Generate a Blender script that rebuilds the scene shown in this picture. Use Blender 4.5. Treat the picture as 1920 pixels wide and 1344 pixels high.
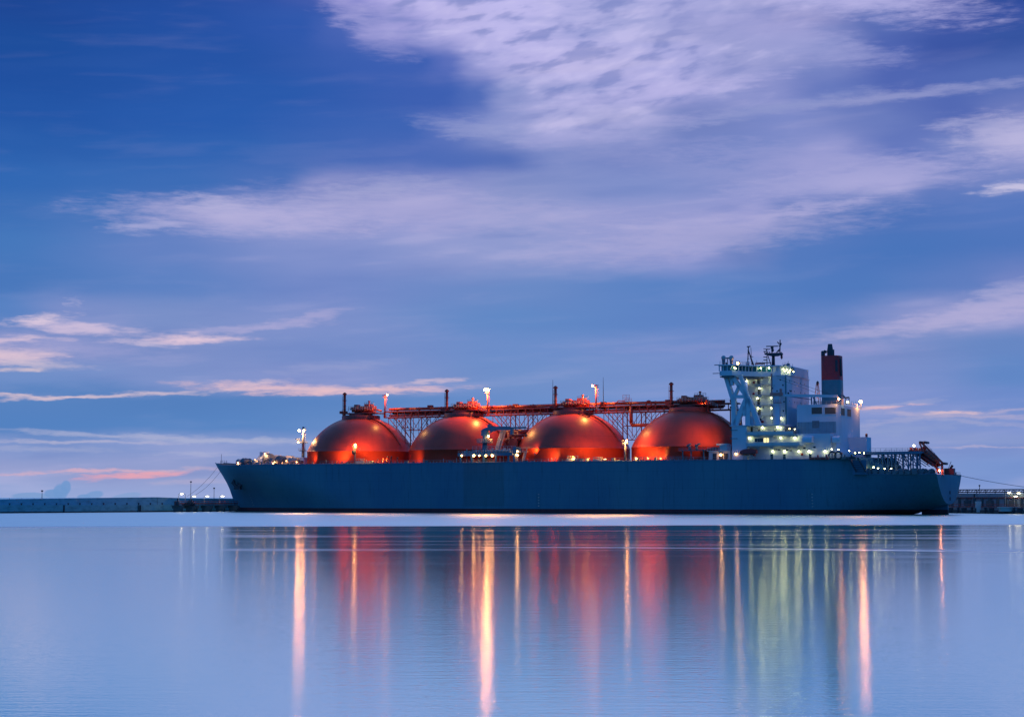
import bpy, math, random
from mathutils import Vector, Matrix
random.seed(7)
SC = bpy.context.scene
for o in list(bpy.data.objects): bpy.data.objects.remove(o)
COL = SC.collection
R = math.radians
# ------------------------------------------------------------------ camera
F = 3200.0                                   # focal length in photo pixels (photo is 1920 wide)
HC, PITCH = 5.6, math.atan(260 / F)
cam_d = bpy.data.cameras.new("camera"); cam = bpy.data.objects.new("camera", cam_d); COL.objects.link(cam)
cam_d.sensor_width = 36; cam_d.lens = F / 1920 * 36
cam_d.clip_start = 0.5; cam_d.clip_end = 60000
cam.location = (0, 0, HC); cam.rotation_euler = (math.pi / 2 + PITCH, 0, 0)
SC.camera = cam
SC.render.resolution_x, SC.render.resolution_y = 1024, 716
vs = SC.view_settings; vs.view_transform = 'Standard'; vs.look = 'None'; vs.exposure = 0; vs.gamma = 1
SC.view_settings.use_curve_mapping = False
SC.cycles.max_bounces = 6; SC.cycles.glossy_bounces = 4; SC.cycles.diffuse_bounces = 3
SC.cycles.sample_clamp_indirect = 12; SC.cycles.use_light_tree = True
SC.cycles.caustics_reflective = False

def lin(c):
    return tuple((v / 255 / 12.92 if v / 255 <= .04045 else ((v / 255 + .055) / 1.055) ** 2.4) for v in c)

# ------------------------------------------------------------------ sky
class NB:
    """small helper that writes node arithmetic"""
    def __init__(s, tree): s.t = tree; s.n = tree.nodes; s.l = tree.links
    def put(s, sock, v):
        if hasattr(v, 'is_output'): s.l.new(v, sock)
        elif isinstance(v, (tuple, list)):
            v = tuple(v)
            n = len(sock.default_value)
            sock.default_value = (v + (1.0,))[:n] if n == 4 else v[:3]
        else: sock.default_value = v
    def m(s, op, a, b=0.0, c=0.0, clamp=False):
        k = s.n.new('ShaderNodeMath'); k.operation = op; k.use_clamp = clamp
        s.put(k.inputs[0], a); s.put(k.inputs[1], b)
        if len(k.inputs) > 2: s.put(k.inputs[2], c)
        return k.outputs[0]
    def vec(s, x, y, z=0.0):
        k = s.n.new('ShaderNodeCombineXYZ')
        for i, v in enumerate((x, y, z)): s.put(k.inputs[i], v)
        return k.outputs[0]
    def sep(s, v):
        k = s.n.new('ShaderNodeSeparateXYZ'); s.put(k.inputs[0], v); return k.outputs
    def noise(s, vec, scale=1.0, detail=3.0, rough=.5, dist=0.0):
        k = s.n.new('ShaderNodeTexNoise'); s.put(k.inputs['Vector'], vec)
        k.inputs['Scale'].default_value = scale; k.inputs['Detail'].default_value = detail
        k.inputs['Roughness'].default_value = rough; k.inputs['Distortion'].default_value = dist
        return k.outputs['Fac'], k.outputs['Color']
    def rng(s, v, a, b, c=0.0, d=1.0, smooth=True):
        k = s.n.new('ShaderNodeMapRange'); k.interpolation_type = 'SMOOTHSTEP' if smooth else 'LINEAR'
        s.put(k.inputs['Value'], v)
        for i, q in zip(('From Min', 'From Max', 'To Min', 'To Max'), (a, b, c, d)): s.put(k.inputs[i], q)
        return k.outputs[0]
    def mix(s, f, a, b, mode='MIX'):
        k = s.n.new('ShaderNodeMix'); k.data_type = 'RGBA'; k.blend_type = mode
        s.put(k.inputs[0], f); s.put(k.inputs[6], a); s.put(k.inputs[7], b)
        return k.outputs[2]
    def ramp(s, f, stops, interp='B_SPLINE'):
        k = s.n.new('ShaderNodeValToRGB'); s.put(k.inputs[0], f); cr = k.color_ramp; cr.interpolation = interp
        while len(cr.elements) < len(stops): cr.elements.new(.5)
        for e, (p, c) in zip(cr.elements, stops): e.position = p; 
        for e, (p, c) in zip(cr.elements, stops): e.color = (*c, 1)
        return k.outputs[0]

def az_of(x): return math.degrees(math.atan((x - 960) / F))
def el_of(y): return (932 - y) / F * 57.2958

W = bpy.data.worlds.new("World"); SC.world = W; W.use_nodes = True
W.node_tree.nodes.clear()
w = NB(W.node_tree)
tc = w.n.new('ShaderNodeTexCoord').outputs['Generated']
dx, dy, dz = w.sep(tc)
AZ = w.m('MULTIPLY', w.m('ARCTAN2', dx, dy), 57.2958)
EL = w.m('MULTIPLY', w.m('ARCSINE', dz), 57.2958)
# gentle domain warp, stretched along the wind
p0 = w.vec(w.m('MULTIPLY', AZ, .22), w.m('MULTIPLY', EL, .8))
wf, wc = w.noise(p0, 1.0, 4.0, .55)
w1 = w.sep(wc)
AZw = w.m('ADD', AZ, w.m('MULTIPLY', w.m('SUBTRACT', w1[0], .5), 2.4))
ELw = w.m('ADD', EL, w.m('MULTIPLY', w.m('SUBTRACT', w1[1], .5), .85))
X01 = w.rng(AZw, -20, 20, 0, 1, smooth=False)
def sx(x): return (az_of(x) + 20) / 40
rows = [
 (0,  [(0,(30,64,138)),(240,(33,72,152)),(480,(48,80,162)),(590,(68,92,172)),(650,(150,148,214)),(800,(188,183,234)),(960,(190,186,236)),(1200,(176,176,226)),(1400,(170,172,222)),(1600,(176,175,226)),(1700,(108,120,188)),(1800,(58,80,162)),(1920,(22,58,130))]),
 (60, [(0,(30,72,150)),(300,(36,80,162)),(560,(48,88,172)),(650,(72,100,180)),(740,(150,150,212)),(820,(180,176,228)),(960,(188,184,234)),(1200,(168,170,220)),(1350,(146,152,206)),(1500,(150,152,206)),(1680,(92,112,182)),(1800,(66,88,166)),(1920,(52,80,160))]),
 (120,[(0,(30,78,156)),(400,(38,84,166)),(760,(62,96,178)),(830,(92,112,188)),(900,(168,168,222)),(1000,(184,180,230)),(1280,(172,172,224)),(1400,(156,160,212)),(1560,(140,148,204)),(1680,(78,100,176)),(1780,(60,86,164)),(1920,(54,84,160))]),
 (180,[(0,(32,80,160)),(500,(42,90,172)),(820,(62,96,178)),(900,(80,108,184)),(960,(140,150,206)),(1060,(172,172,222)),(1240,(178,175,226)),(1400,(146,152,208)),(1560,(104,122,190)),(1680,(80,102,178)),(1920,(84,108,180))]),
 (240,[(0,(36,86,166)),(400,(42,92,174)),(760,(62,100,180)),(840,(96,118,190)),(940,(140,150,206)),(1060,(162,165,216)),(1200,(152,158,210)),(1300,(114,130,192)),(1480,(124,138,200)),(1650,(106,124,190)),(1800,(84,106,180)),(1920,(112,126,190))]),
 (300,[(0,(42,94,172)),(400,(50,100,178)),(800,(78,108,184)),(940,(86,112,184)),(1060,(122,138,198)),(1180,(118,134,196)),(1400,(118,136,198)),(1560,(146,152,208)),(1700,(100,120,190)),(1820,(118,134,196)),(1920,(160,162,212))]),
 (355,[(0,(50,104,180)),(300,(60,108,182)),(520,(76,112,184)),(620,(124,136,196)),(800,(146,152,206)),(960,(136,148,202)),(1200,(128,144,202)),(1500,(146,152,208)),(1680,(158,160,212)),(1780,(112,130,194)),(1920,(116,134,196))]),
 (410,[(0,(60,110,182)),(200,(70,116,186)),(330,(104,130,194)),(430,(152,158,210)),(600,(156,160,211)),(800,(156,160,212)),(960,(146,156,208)),(1200,(150,156,209)),(1400,(152,156,210)),(1490,(98,124,190)),(1700,(80,116,186)),(1920,(86,120,190))]),
 (480,[(0,(70,120,188)),(300,(100,130,195)),(600,(130,146,204)),(960,(142,154,207)),(1280,(146,154,209)),(1400,(110,132,193)),(1500,(84,122,190)),(1700,(74,117,187)),(1920,(80,118,188))]),
 (545,[(0,(74,120,188)),(300,(94,130,195)),(600,(116,138,200)),(960,(106,138,198)),(1300,(90,130,195)),(1600,(80,122,190)),(1800,(96,126,192)),(1920,(116,134,196))]),
 (600,[(0,(88,130,195)),(130,(122,142,200)),(300,(122,144,200)),(550,(128,146,203)),(960,(98,137,198)),(1300,(94,131,196)),(1560,(100,132,195)),(1760,(140,150,204)),(1920,(150,155,207))]),
 (660,[(0,(134,146,200)),(300,(122,142,199)),(700,(118,142,201)),(960,(108,141,201)),(1300,(116,142,202)),(1600,(126,144,200)),(1920,(104,136,196))]),
 (715,[(0,(112,143,200)),(300,(124,146,202)),(600,(136,150,205)),(960,(112,144,201)),(1300,(118,145,203)),(1700,(122,144,203)),(1920,(98,136,198))]),
 (752,[(0,(88,131,192)),(300,(84,128,190)),(700,(92,134,195)),(1000,(108,143,202)),(1300,(118,146,206)),(1650,(128,147,206)),(1920,(110,140,203))]),
 (800,[(0,(84,130,193)),(400,(88,133,195)),(700,(104,141,199)),(1300,(128,150,208)),(1650,(128,148,206)),(1920,(122,146,206))]),
 (838,[(0,(128,150,204)),(400,(128,150,204)),(700,(134,153,206)),(1650,(134,152,207)),(1920,(130,150,206))]),
 (880,[(0,(146,158,206)),(400,(146,158,206)),(800,(142,158,208)),(1700,(126,152,208)),(1920,(122,150,208))]),
 (928,[(0,(146,166,214)),(400,(150,166,214)),(1920,(130,154,210))]),
]
C = None; prev = None
for y, st in reversed(rows):
    cr = w.ramp(X01, [(sx(x), lin(c)) for x, c in st], 'EASE')
    e = el_of(y)
    C = cr if C is None else w.mix(w.rng(ELw, prev, e), C, cr)
    prev = e
# above the picture: unseen sky brightened to light the water, then the blue zenith
UP = [(21, lin((136,168,224))), (34, lin((126,172,232))), (55, lin((60,118,190))), (90, lin((40,92,170)))]
for e, c in UP:
    C = w.mix(w.rng(EL, prev, e), C, c); prev = e
# mottled high cloud: only where the cloud is bright
sh = w.vec(w.m('MULTIPLY', w.m('SUBTRACT', AZ, w.m('MULTIPLY', EL, .4)), .72), w.m('MULTIPLY', w.m('ADD', EL, w.m('MULTIPLY', AZ, -.16)), 2.0), 3.0)
mf, _ = w.noise(sh, 1.0, 3.5, .5, .15)
def spot(x, y, rx, ry, rot=0.0, A=None, E=None):
    k = w.n.new('ShaderNodeMapping'); k.vector_type = 'TEXTURE'
    w.put(k.inputs['Vector'], w.vec(A or AZw2, E or ELw2))
    k.inputs['Location'].default_value = (az_of(x), el_of(y), 0)
    k.inputs['Rotation'].default_value = (0, 0, R(rot))
    k.inputs['Scale'].default_value = (rx / F * 57.3, ry / F * 57.3, 1)
    g = w.n.new('ShaderNodeTexGradient'); g.gradient_type = 'SPHERICAL'; w.l.new(k.outputs[0], g.inputs[0])
    return g.outputs['Fac'] if 'Fac' in g.outputs else g.outputs[1]
# second warp with finer, wispier detail for the named streaks
p1 = w.vec(w.m('MULTIPLY', AZ, .7), w.m('MULTIPLY', EL, 3.2), 7.0)
_, wc2 = w.noise(p1, 1.0, 5.0, .6)
w2 = w.sep(wc2)
AZw2 = w.m('ADD', AZ, w.m('MULTIPLY', w.m('SUBTRACT', w2[0], .5), 3.0))
ELw2 = w.m('ADD', EL, w.m('MULTIPLY', w.m('SUBTRACT', w2[1], .5), .42))
msk = w.m('MULTIPLY', w.rng(spot(1180, 40, 720, 320, 4, AZw, ELw), .02, .35), w.rng(w.sep(C)[0], .16, .42))
dark = w.rng(mf, .34, .51, 1, 0)
C = w.mix(w.m('MULTIPLY', w.m('MULTIPLY', dark, msk), .68), C, lin((122,134,196)))
lite = w.rng(mf, .50, .72)
C = w.mix(w.m('MULTIPLY', w.m('MULTIPLY', lite, msk), .55), C, lin((204,198,240)))
# faint streakiness everywhere
sf, _ = w.noise(w.vec(w.m('MULTIPLY', AZ, .20), w.m('MULTIPLY', w.m('SUBTRACT', EL, w.m('MULTIPLY', AZ, .05)), 1.5), 11.0), 1.1, 5.0, .5, .2)
lum = w.rng(w.sep(C)[0], .08, .36, .045, .30)
C = w.mix(w.m('MULTIPLY', w.rng(sf, .50, .74), lum), C, lin((200,192,228)))
C = w.mix(w.m('MULTIPLY', w.rng(sf, .50, .30), lum), C, lin((84,116,186)))
streaks = [  # x, y, half width, half height, tilt, colour, strength
 (1620,14,240,34,-12,(188,184,232),.75),(1420,70,240,26,-14,(168,168,220),.5),(1540,110,180,18,-10,(150,156,210),.45),(1240,180,240,12,6,(186,182,230),.6),(1230,236,130,10,4,(176,174,222),.5),(1080,262,140,12,4,(170,170,220),.45),
 (430,415,260,26,-2,(190,182,222),.55),(270,436,70,10,6,(176,176,218),.6),(400,394,70,16,-14,(186,182,220),.5),(800,395,330,30,-3,(176,172,216),.5),(700,360,130,18,8,(166,168,212),.5),
 (880,245,110,16,-8,(160,166,212),.5),(640,30,60,26,-30,(160,158,214),.5),(700,60,80,34,-32,(176,172,224),.4),
 (1330,444,330,30,6,(178,174,216),.5),(1520,402,130,9,8,(172,170,216),.7),(1650,345,240,26,4,(176,174,220),.6),(1500,310,260,24,-6,(158,160,212),.5),(1350,330,300,20,-12,(150,156,208),.35),
 (1700,202,300,9,3,(150,156,206),.75),(1450,216,220,9,8,(140,150,204),.6),(1900,282,110,30,-6,(188,184,222),.7),(1905,376,60,9,2,(206,200,228),.85),(1830,262,60,8,-4,(150,156,206),.6),
 (1880,590,190,34,12,(182,176,216),.7),(1760,612,220,16,6,(176,172,214),.6),(1640,634,160,12,4,(166,166,210),.6),(1900,560,90,24,14,(166,168,212),.5),
 (70,612,60,15,6,(222,202,222),.95),(150,626,120,12,-3,(206,190,218),.9),(20,650,90,7,3,(226,200,216),.9),(340,642,110,12,3,(226,200,218),.95),(270,652,70,8,-4,(196,186,216),.7),(30,676,85,22,2,(222,196,212),.9),(60,692,90,10,-3,(206,186,212),.7),(40,702,60,6,0,(226,196,208),.8),(460,620,150,9,4,(176,172,214),.6),(560,602,80,14,12,(178,172,214),.6),(120,660,180,22,-4,(160,162,210),.5),(140,580,14,10,60,(160,165,210),.5),
 (190,748,260,5,3,(218,190,210),.9),(60,750,90,4,0,(230,196,210),.8),(480,722,60,9,8,(216,186,210),.85),(560,730,210,13,-1,(232,188,204),.98),(690,734,190,7,2,(236,188,202),.95),(800,716,60,6,6,(214,186,212),.8),(620,690,120,12,4,(158,164,208),.4),
 (300,822,330,7,-2,(178,176,214),.8),(160,832,180,5,0,(196,184,214),.7),(480,828,260,5,0,(172,174,212),.6),(60,845,160,6,0,(166,168,210),.6),(360,852,80,4,0,(180,178,214),.5),
 (240,893,100,7,4,(238,160,178),.85),(300,888,70,5,4,(238,164,182),.7),(60,890,150,4,2,(214,170,196),.8),(190,884,120,4,1,(226,172,194),.8),(400,880,130,5,2,(196,172,204),.6),(380,904,90,7,0,(190,172,206),.5),
 (1660,767,60,5,3,(246,190,196),.98),(1640,771,40,4,0,(240,180,190),.8),(1776,779,38,4,1,(246,196,200),.98),(1800,784,190,6,-3,(190,172,206),.7),(1880,776,80,6,4,(196,176,208),.6),(1680,792,110,9,8,(170,166,208),.6),(1820,795,140,6,-6,(180,170,208),.5),(1690,762,90,5,6,(170,168,210),.5),
 (1870,841,160,3,0,(180,168,208),.8),(1700,806,170,14,4,(152,160,208),.5),(1760,824,240,14,-3,(146,156,206),.4),
 (1520,666,160,16,2,(150,152,206),.6),(1270,655,140,12,2,(136,150,206),.4),
]
fz_, _ = w.noise(w.vec(w.m('MULTIPLY', AZ, .9), w.m('MULTIPLY', EL, 5.0), 23.0), 1.0, 6.0, .65, .3)
fray = w.m('MULTIPLY', w.m('SUBTRACT', fz_, .5), 1.45)
for x, y, rx, ry, rot, c, st in streaks:
    k_ = 1.0 if y < 560 else .62
    g0 = spot(x, y, rx * 1.5, ry * 1.9 * k_, rot)
    g = w.rng(w.m('ADD', g0, w.m('MULTIPLY', fray, w.rng(g0, 0, .25))), .05, .98)
    if y > 690: st *= .86; c = (c[0] * .985, c[1] * 1.02, c[2] * .99)
    C = w.mix(w.m('MULTIPLY', g, st), C, lin(c))
# hard, flat base of the dusk cloud bank and the far cumulus heads on the horizon
for x, y, rx, ry, rot, c in [(116,922,15,16,20,(112,152,206)),(126,914,10,14,0,(112,152,206)),(178,928,20,9,10,(120,156,208)),(60,930,38,7,0,(124,158,208)),(104,926,20,10,0,(112,152,206)),(160,930,14,6,0,(116,154,207)),(240,930,30,8,8,(134,162,210))]:
    g = w.rng(spot(x, y, rx, ry, rot, AZ, w.m('ADD', EL, w.m('MULTIPLY', w.m('SUBTRACT', w2[2], .5), .15))), .0, .3)
    C = w.mix(w.m('MULTIPLY', g, .9), C, lin(c))
# sky behind and beside the camera: plain blue hour, dimmer than the afterglow in front
AA = w.m('ABSOLUTE', AZ)
C = w.mix(w.rng(AA, 18.5, 32), C, (.031, .185, .56))
C = w.mix(w.rng(EL, -.4, -6), C, (.02, .05, .12))
bg = w.n.new('ShaderNodeBackground'); w.put(bg.inputs[0], C); bg.inputs[1].default_value = 1.0
wo = w.n.new('ShaderNodeOutputWorld'); w.l.new(bg.outputs[0], wo.inputs[0])
W.cycles.sampling_method = 'MANUAL'; W.cycles.sample_map_resolution = 512

# ------------------------------------------------------------------ ship frame
TH = R(26.1); X0, Z0 = -58.5, 661.0
CT, ST = math.cos(TH), math.sin(TH)
CP, SP = math.cos(PITCH), math.sin(PITCH)
def P(px, py, t):
    """point of the ship (metres: aft of the first tank, port offset t negated, height) seen at a photo position"""
    v = (672 - py) / F; d = CP - v * SP
    u = (px - 960) / F / d; k = (SP + v * CP) / d
    s = (u * (Z0 - t * CT) - (X0 - t * ST)) / (CT + u * ST)
    Y = Z0 - s * ST - t * CT
    return Vector((s, -t, HC + k * Y))
def Wp(px, py, Y):
    """world point at depth Y"""
    v = (672 - py) / F; d = CP - v * SP
    return Vector(((px - 960) / F / d * Y, Y, HC + (SP + v * CP) / d * Y))
def ship_to_world(v):
    s, y, z = v
    return Vector((X0 + s * CT + y * ST, Z0 - s * ST + y * CT, z))

# ------------------------------------------------------------------ mesh helpers
class MB:
    def __init__(s): s.v = []; s.f = []; s.sm = []; s.c = []
    def new(s):
        """what follows is a separate piece"""
        s.c.append((len(s.v), len(s.f))); return s
    def add(s, vs_, fs, smooth=False):
        n = len(s.v); s.v += [tuple(p) for p in vs_]; s.f += [tuple(i + n for i in f) for f in fs]; s.sm += [smooth] * len(fs)
        return s
    def box(s, lo, hi):
        x0, y0, z0 = lo; x1, y1, z1 = hi
        vs_ = [(x, y, z) for x in (x0, x1) for y in (y0, y1) for z in (z0, z1)]
        return s.add(vs_, [(0,1,3,2),(4,6,7,5),(0,4,5,1),(2,3,7,6),(0,2,6,4),(1,5,7,3)])
    def cb(s, c, d):
        return s.box([c[i] - d[i] / 2 for i in range(3)], [c[i] + d[i] / 2 for i in range(3)])
    def bar(s, a, b, r, n=6, r2=None, caps=True):
        a, b = Vector(a), Vector(b); d = (b - a)
        if d.length < 1e-6: return s
        q = d.to_track_quat('Z', 'Y'); r2 = r if r2 is None else r2
        vs_ = []
        for p, rr in ((a, r), (b, r2)):
            for i in range(n):
                an = 2 * math.pi * (i + .5) / n
                vs_.append(p + q @ Vector((math.cos(an) * rr, math.sin(an) * rr, 0)))
        fs = [(i, (i + 1) % n, n + (i + 1) % n, n + i) for i in range(n)]
        if caps: fs += [tuple(range(n - 1, -1, -1)), tuple(range(n, 2 * n))]
        return s.add(vs_, fs, n > 6)
    def path(s, pts, r, n=8):
        for a, b in zip(pts, pts[1:]): s.bar(a, b, r, n)
        for p in pts[1:-1]: s.ball(p, r * 1.02, 6, 4)
        return s
    def beam(s, a, b, wy, wz):
        """rectangular beam a-b; wy = width across (ship y), wz = width in the side plane"""
        a, b = Vector(a), Vector(b); d = (b - a).normalized()
        y = Vector((0, 1, 0)); n = d.cross(y)
        if n.length < .05: y = Vector((0, 0, 1)); n = d.cross(y)
        n.normalize(); y = n.cross(d).normalized()
        vs_ = [p + y * (i * wy / 2) + n * (j * wz / 2) for p in (a, b) for i, j in ((-1,-1),(1,-1),(1,1),(-1,1))]
        return s.add(vs_, [(0,1,2,3),(7,6,5,4),(0,4,5,1),(1,5,6,2),(2,6,7,3),(3,7,4,0)])
    def ball(s, c, r, n=10, m=6, sz=1.0):
        c = Vector(c); vs_ = [c + Vector((0, 0, r * sz))]
        for j in range(1, m):
            ph = math.pi * j / m
            for i in range(n):
                an = 2 * math.pi * i / n
                vs_.append(c + Vector((r * math.sin(ph) * math.cos(an), r * math.sin(ph) * math.sin(an), r * sz * math.cos(ph))))
        vs_.append(c - Vector((0, 0, r * sz)))
        fs = [(0, 1 + i, 1 + (i + 1) % n) for i in range(n)]
        for j in range(m - 2):
            for i in range(n):
                a = 1 + j * n + i; b = 1 + j * n + (i + 1) % n
                fs.append((a, a + n, b + n, b))
        L = len(vs_) - 1; q = 1 + (m - 2) * n
        fs += [(q + i, L, q + (i + 1) % n) for i in range(n)]
        return s.add(vs_, fs, True)
    def lathe(s, prof, c=(0, 0, 0), n=32, smooth=True, caps=True):
        vs_ = [(c[0] + r * math.cos(2 * math.pi * i / n), c[1] + r * math.sin(2 * math.pi * i / n), c[2] + z) for r, z in prof for i in range(n)]
        fs = [(j * n + i, j * n + (i + 1) % n, (j + 1) * n + (i + 1) % n, (j + 1) * n + i) for j in range(len(prof) - 1) for i in range(n)]
        s.add(vs_, fs, smooth)
        if caps:
            k = (len(prof) - 1) * n
            s.add([vs_[k + i] for i in range(n)], [tuple(range(n))]); s.add([vs_[i] for i in range(n)], [tuple(range(n - 1, -1, -1))])
        return s
    def prism(s, poly, z0, z1):
        """plan polygon (x, y) extruded z0..z1"""
        n = len(poly); ar = sum(poly[i][0] * poly[(i + 1) % n][1] - poly[(i + 1) % n][0] * poly[i][1] for i in range(n))
        if ar < 0: poly = poly[::-1]
        vs_ = [(x, y, z0) for x, y in poly] + [(x, y, z1) for x, y in poly]
        return s.add(vs_, [tuple(range(n - 1, -1, -1)), tuple(range(n, 2 * n))] + [(i, (i + 1) % n, n + (i + 1) % n, n + i) for i in range(n)])
    def plate(s, poly, y0, y1):
        """side-plane polygon (x, z) extruded y0..y1"""
        n = len(poly); ar = sum(poly[i][0] * poly[(i + 1) % n][1] - poly[(i + 1) % n][0] * poly[i][1] for i in range(n))
        if ar > 0: poly = poly[::-1]
        vs_ = [(x, y0, z) for x, z in poly] + [(x, y1, z) for x, z in poly]
        return s.add(vs_, [tuple(range(n - 1, -1, -1)), tuple(range(n, 2 * n))] + [(i, (i + 1) % n, n + (i + 1) % n, n + i) for i in range(n)])
    def rail(s, pts, h=1.1, r=.05, step=2.0, mids=2):
        for a, b in zip(pts, pts[1:]):
            a, b = Vector(a), Vector(b); L = (b - a).length; k = max(1, round(L / step))
            for i in range(k + 1):
                p = a.lerp(b, i / k); s.bar(p, p + Vector((0, 0, h)), r, 4, caps=False)
            for j in range(1, mids + 1):
                o = Vector((0, 0, h * j / mids)); s.bar(a + o, b + o, r, 4, caps=False)
        return s
    def build(s, name, mat, parent=None, loc=None):
        me = bpy.data.meshes.new(name); me.from_pydata(s.v, [], s.f); me.validate()
        me.polygons.foreach_set('use_smooth', s.sm if len(s.sm) == len(me.polygons) else [False] * len(me.polygons))
        me.materials.append(mat); me.update()
        o = bpy.data.objects.new(name, me); COL.objects.link(o)
        if parent: o.parent = parent
        if loc: o.location = loc
        return o
def smoothstep(a, b, x):
    q = min(1, max(0, (x - a) / (b - a))); return q * q * (3 - 2 * q)
def empty(name, parent=None, loc=(0, 0, 0), rz=0):
    o = bpy.data.objects.new(name, None); COL.objects.link(o); o.location = loc; o.rotation_euler = (0, 0, rz)
    o.empty_display_size = .5
    if parent: o.parent = parent
    return o
def tag(o, label=None, cat=None, group=None, kind=None):
    if label: o['label'] = label
    if cat: o['category'] = cat
    if group: o['group'] = group
    if kind: o['kind'] = kind
    return o

# ------------------------------------------------------------------ materials
def mat(name, col, rough=.5, metal=0.0, spec=.5, var=.12, scale=.4, bump=0.0, stretch=(1, 1, 1), alt=None, altamt=.5):
    m = bpy.data.materials.new(name); m.use_nodes = True; m.node_tree.nodes.clear(); b = NB(m.node_tree)
    tcn = b.n.new('ShaderNodeTexCoord').outputs['Object']
    mp = b.n.new('ShaderNodeMapping'); b.l.new(tcn, mp.inputs[0]); mp.inputs['Scale'].default_value = stretch
    nf, _ = b.noise(mp.outputs[0], scale, 6, .6)
    c2 = alt or tuple(v * .45 for v in col)
    cc = b.mix(b.rng(nf, .42, .75, 0, altamt if alt else min(1, var * 3)), col, c2)
    pr = b.n.new('ShaderNodeBsdfPrincipled'); b.put(pr.inputs['Base Color'], cc)
    b.put(pr.inputs['Roughness'], b.rng(nf, .3, .7, rough * .85, min(1, rough * 1.2), smooth=False))
    pr.inputs['Metallic'].default_value = metal; pr.inputs['Specular IOR Level'].default_value = spec
    if bump:
        bn = b.n.new('ShaderNodeBump'); bn.inputs['Strength'].default_value = bump; bn.inputs['Distance'].default_value = .1
        b.put(bn.inputs['Height'], nf); b.l.new(bn.outputs[0], pr.inputs['Normal'])
    out = b.n.new('ShaderNodeOutputMaterial'); b.l.new(pr.outputs[0], out.inputs[0])
    m['nb'] = 1
    return m
def lampmat(name, col, strength):
    m = bpy.data.materials.new(name); m.use_nodes = True; m.node_tree.nodes.clear(); b = NB(m.node_tree)
    e = b.n.new('ShaderNodeEmission'); b.put(e.inputs[0], col); e.inputs[1].default_value = strength
    out = b.n.new('ShaderNodeOutputMaterial'); b.l.new(e.outputs[0], out.inputs[0]); m.cycles.emission_sampling = 'FRONT'
    return m
M = {
 'orange': mat('orange paint', (.52, .060, .028), .42, var=.1, scale=.35),
 'oranged': mat('weathered orange paint', (.38, .045, .028), .5, var=.15, scale=1.5),
 'white': mat('white ship paint', (.56, .66, .78), .6, var=.05, scale=.25, stretch=(1, 1, .25)),
 'whited': mat('streaked white paint', (.55, .60, .64), .5, var=.1, scale=.6, stretch=(1, 1, .2)),
 'deckgreen': mat('deck paint', (.20, .06, .045), .6, var=.15, scale=.5),
 'blue': mat('slate blue paint', (.05, .16, .27), .45, var=.1, scale=.5),
 'bluel': mat('louvre blue grey paint', (.22, .34, .42), .5, var=.1, scale=.5),
 'teal': mat('teal funnel paint', (.075, .22, .27), .5, var=.12, scale=.3),
 'redf': mat('dark red funnel paint', (.60, .034, .042), .5, var=.12, scale=.3),
 'dark': mat('dark steel', (.03, .035, .05), .55, var=.1, scale=1),
 'grey': mat('grey steel', (.16, .18, .21), .5, var=.15, scale=1),
 'lgrey': mat('light grey steel', (.42, .42, .42), .5, var=.12, scale=1),
 'glass': mat('window glass', (.01, .02, .03), .08, var=0, spec=.8),
 'cyang': mat('tinted bridge glass', (.02, .16, .20), .1, var=0, spec=.8),
 'boatred': mat('red boat paint', (.33, .02, .02), .4, var=.1, scale=1),
 'boator': mat('orange red boat paint', (.55, .07, .03), .4, var=.1, scale=1),
 'concb': mat('blue green stained concrete', (.17, .46, .56), .85, var=.2, scale=.35, stretch=(1, 1, 2.2), bump=.3),
 'conc': mat('sea stained concrete', (.30, .38, .42), .85, var=.2, scale=.35, stretch=(1, 1, 2.2), bump=.3),
 'concd': mat('dark wet concrete', (.10, .12, .13), .8, var=.2, scale=.6, bump=.3),
 'redpipe': mat('red pipe paint', (.35, .06, .05), .5, var=.1),
 'rope': mat('mooring rope', (.10, .10, .11), .9, var=.1),
 'sod': lampmat('sodium lamp', (1.0, .34, .10), 110),
 'sodx': lampmat('strong sodium lamp', (1.0, .33, .09), 240),
 'sodl': lampmat('weak sodium lamp', (1.0, .44, .13), 34),
 'wht': lampmat('fluorescent lamp', (1.0, .92, .38), 28),
 'pier': lampmat('pier lamp', (1.0, .86, .52), 16),
 'litwin': lampmat('lit window', (1.0, .85, .40), 1.4),
}
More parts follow.
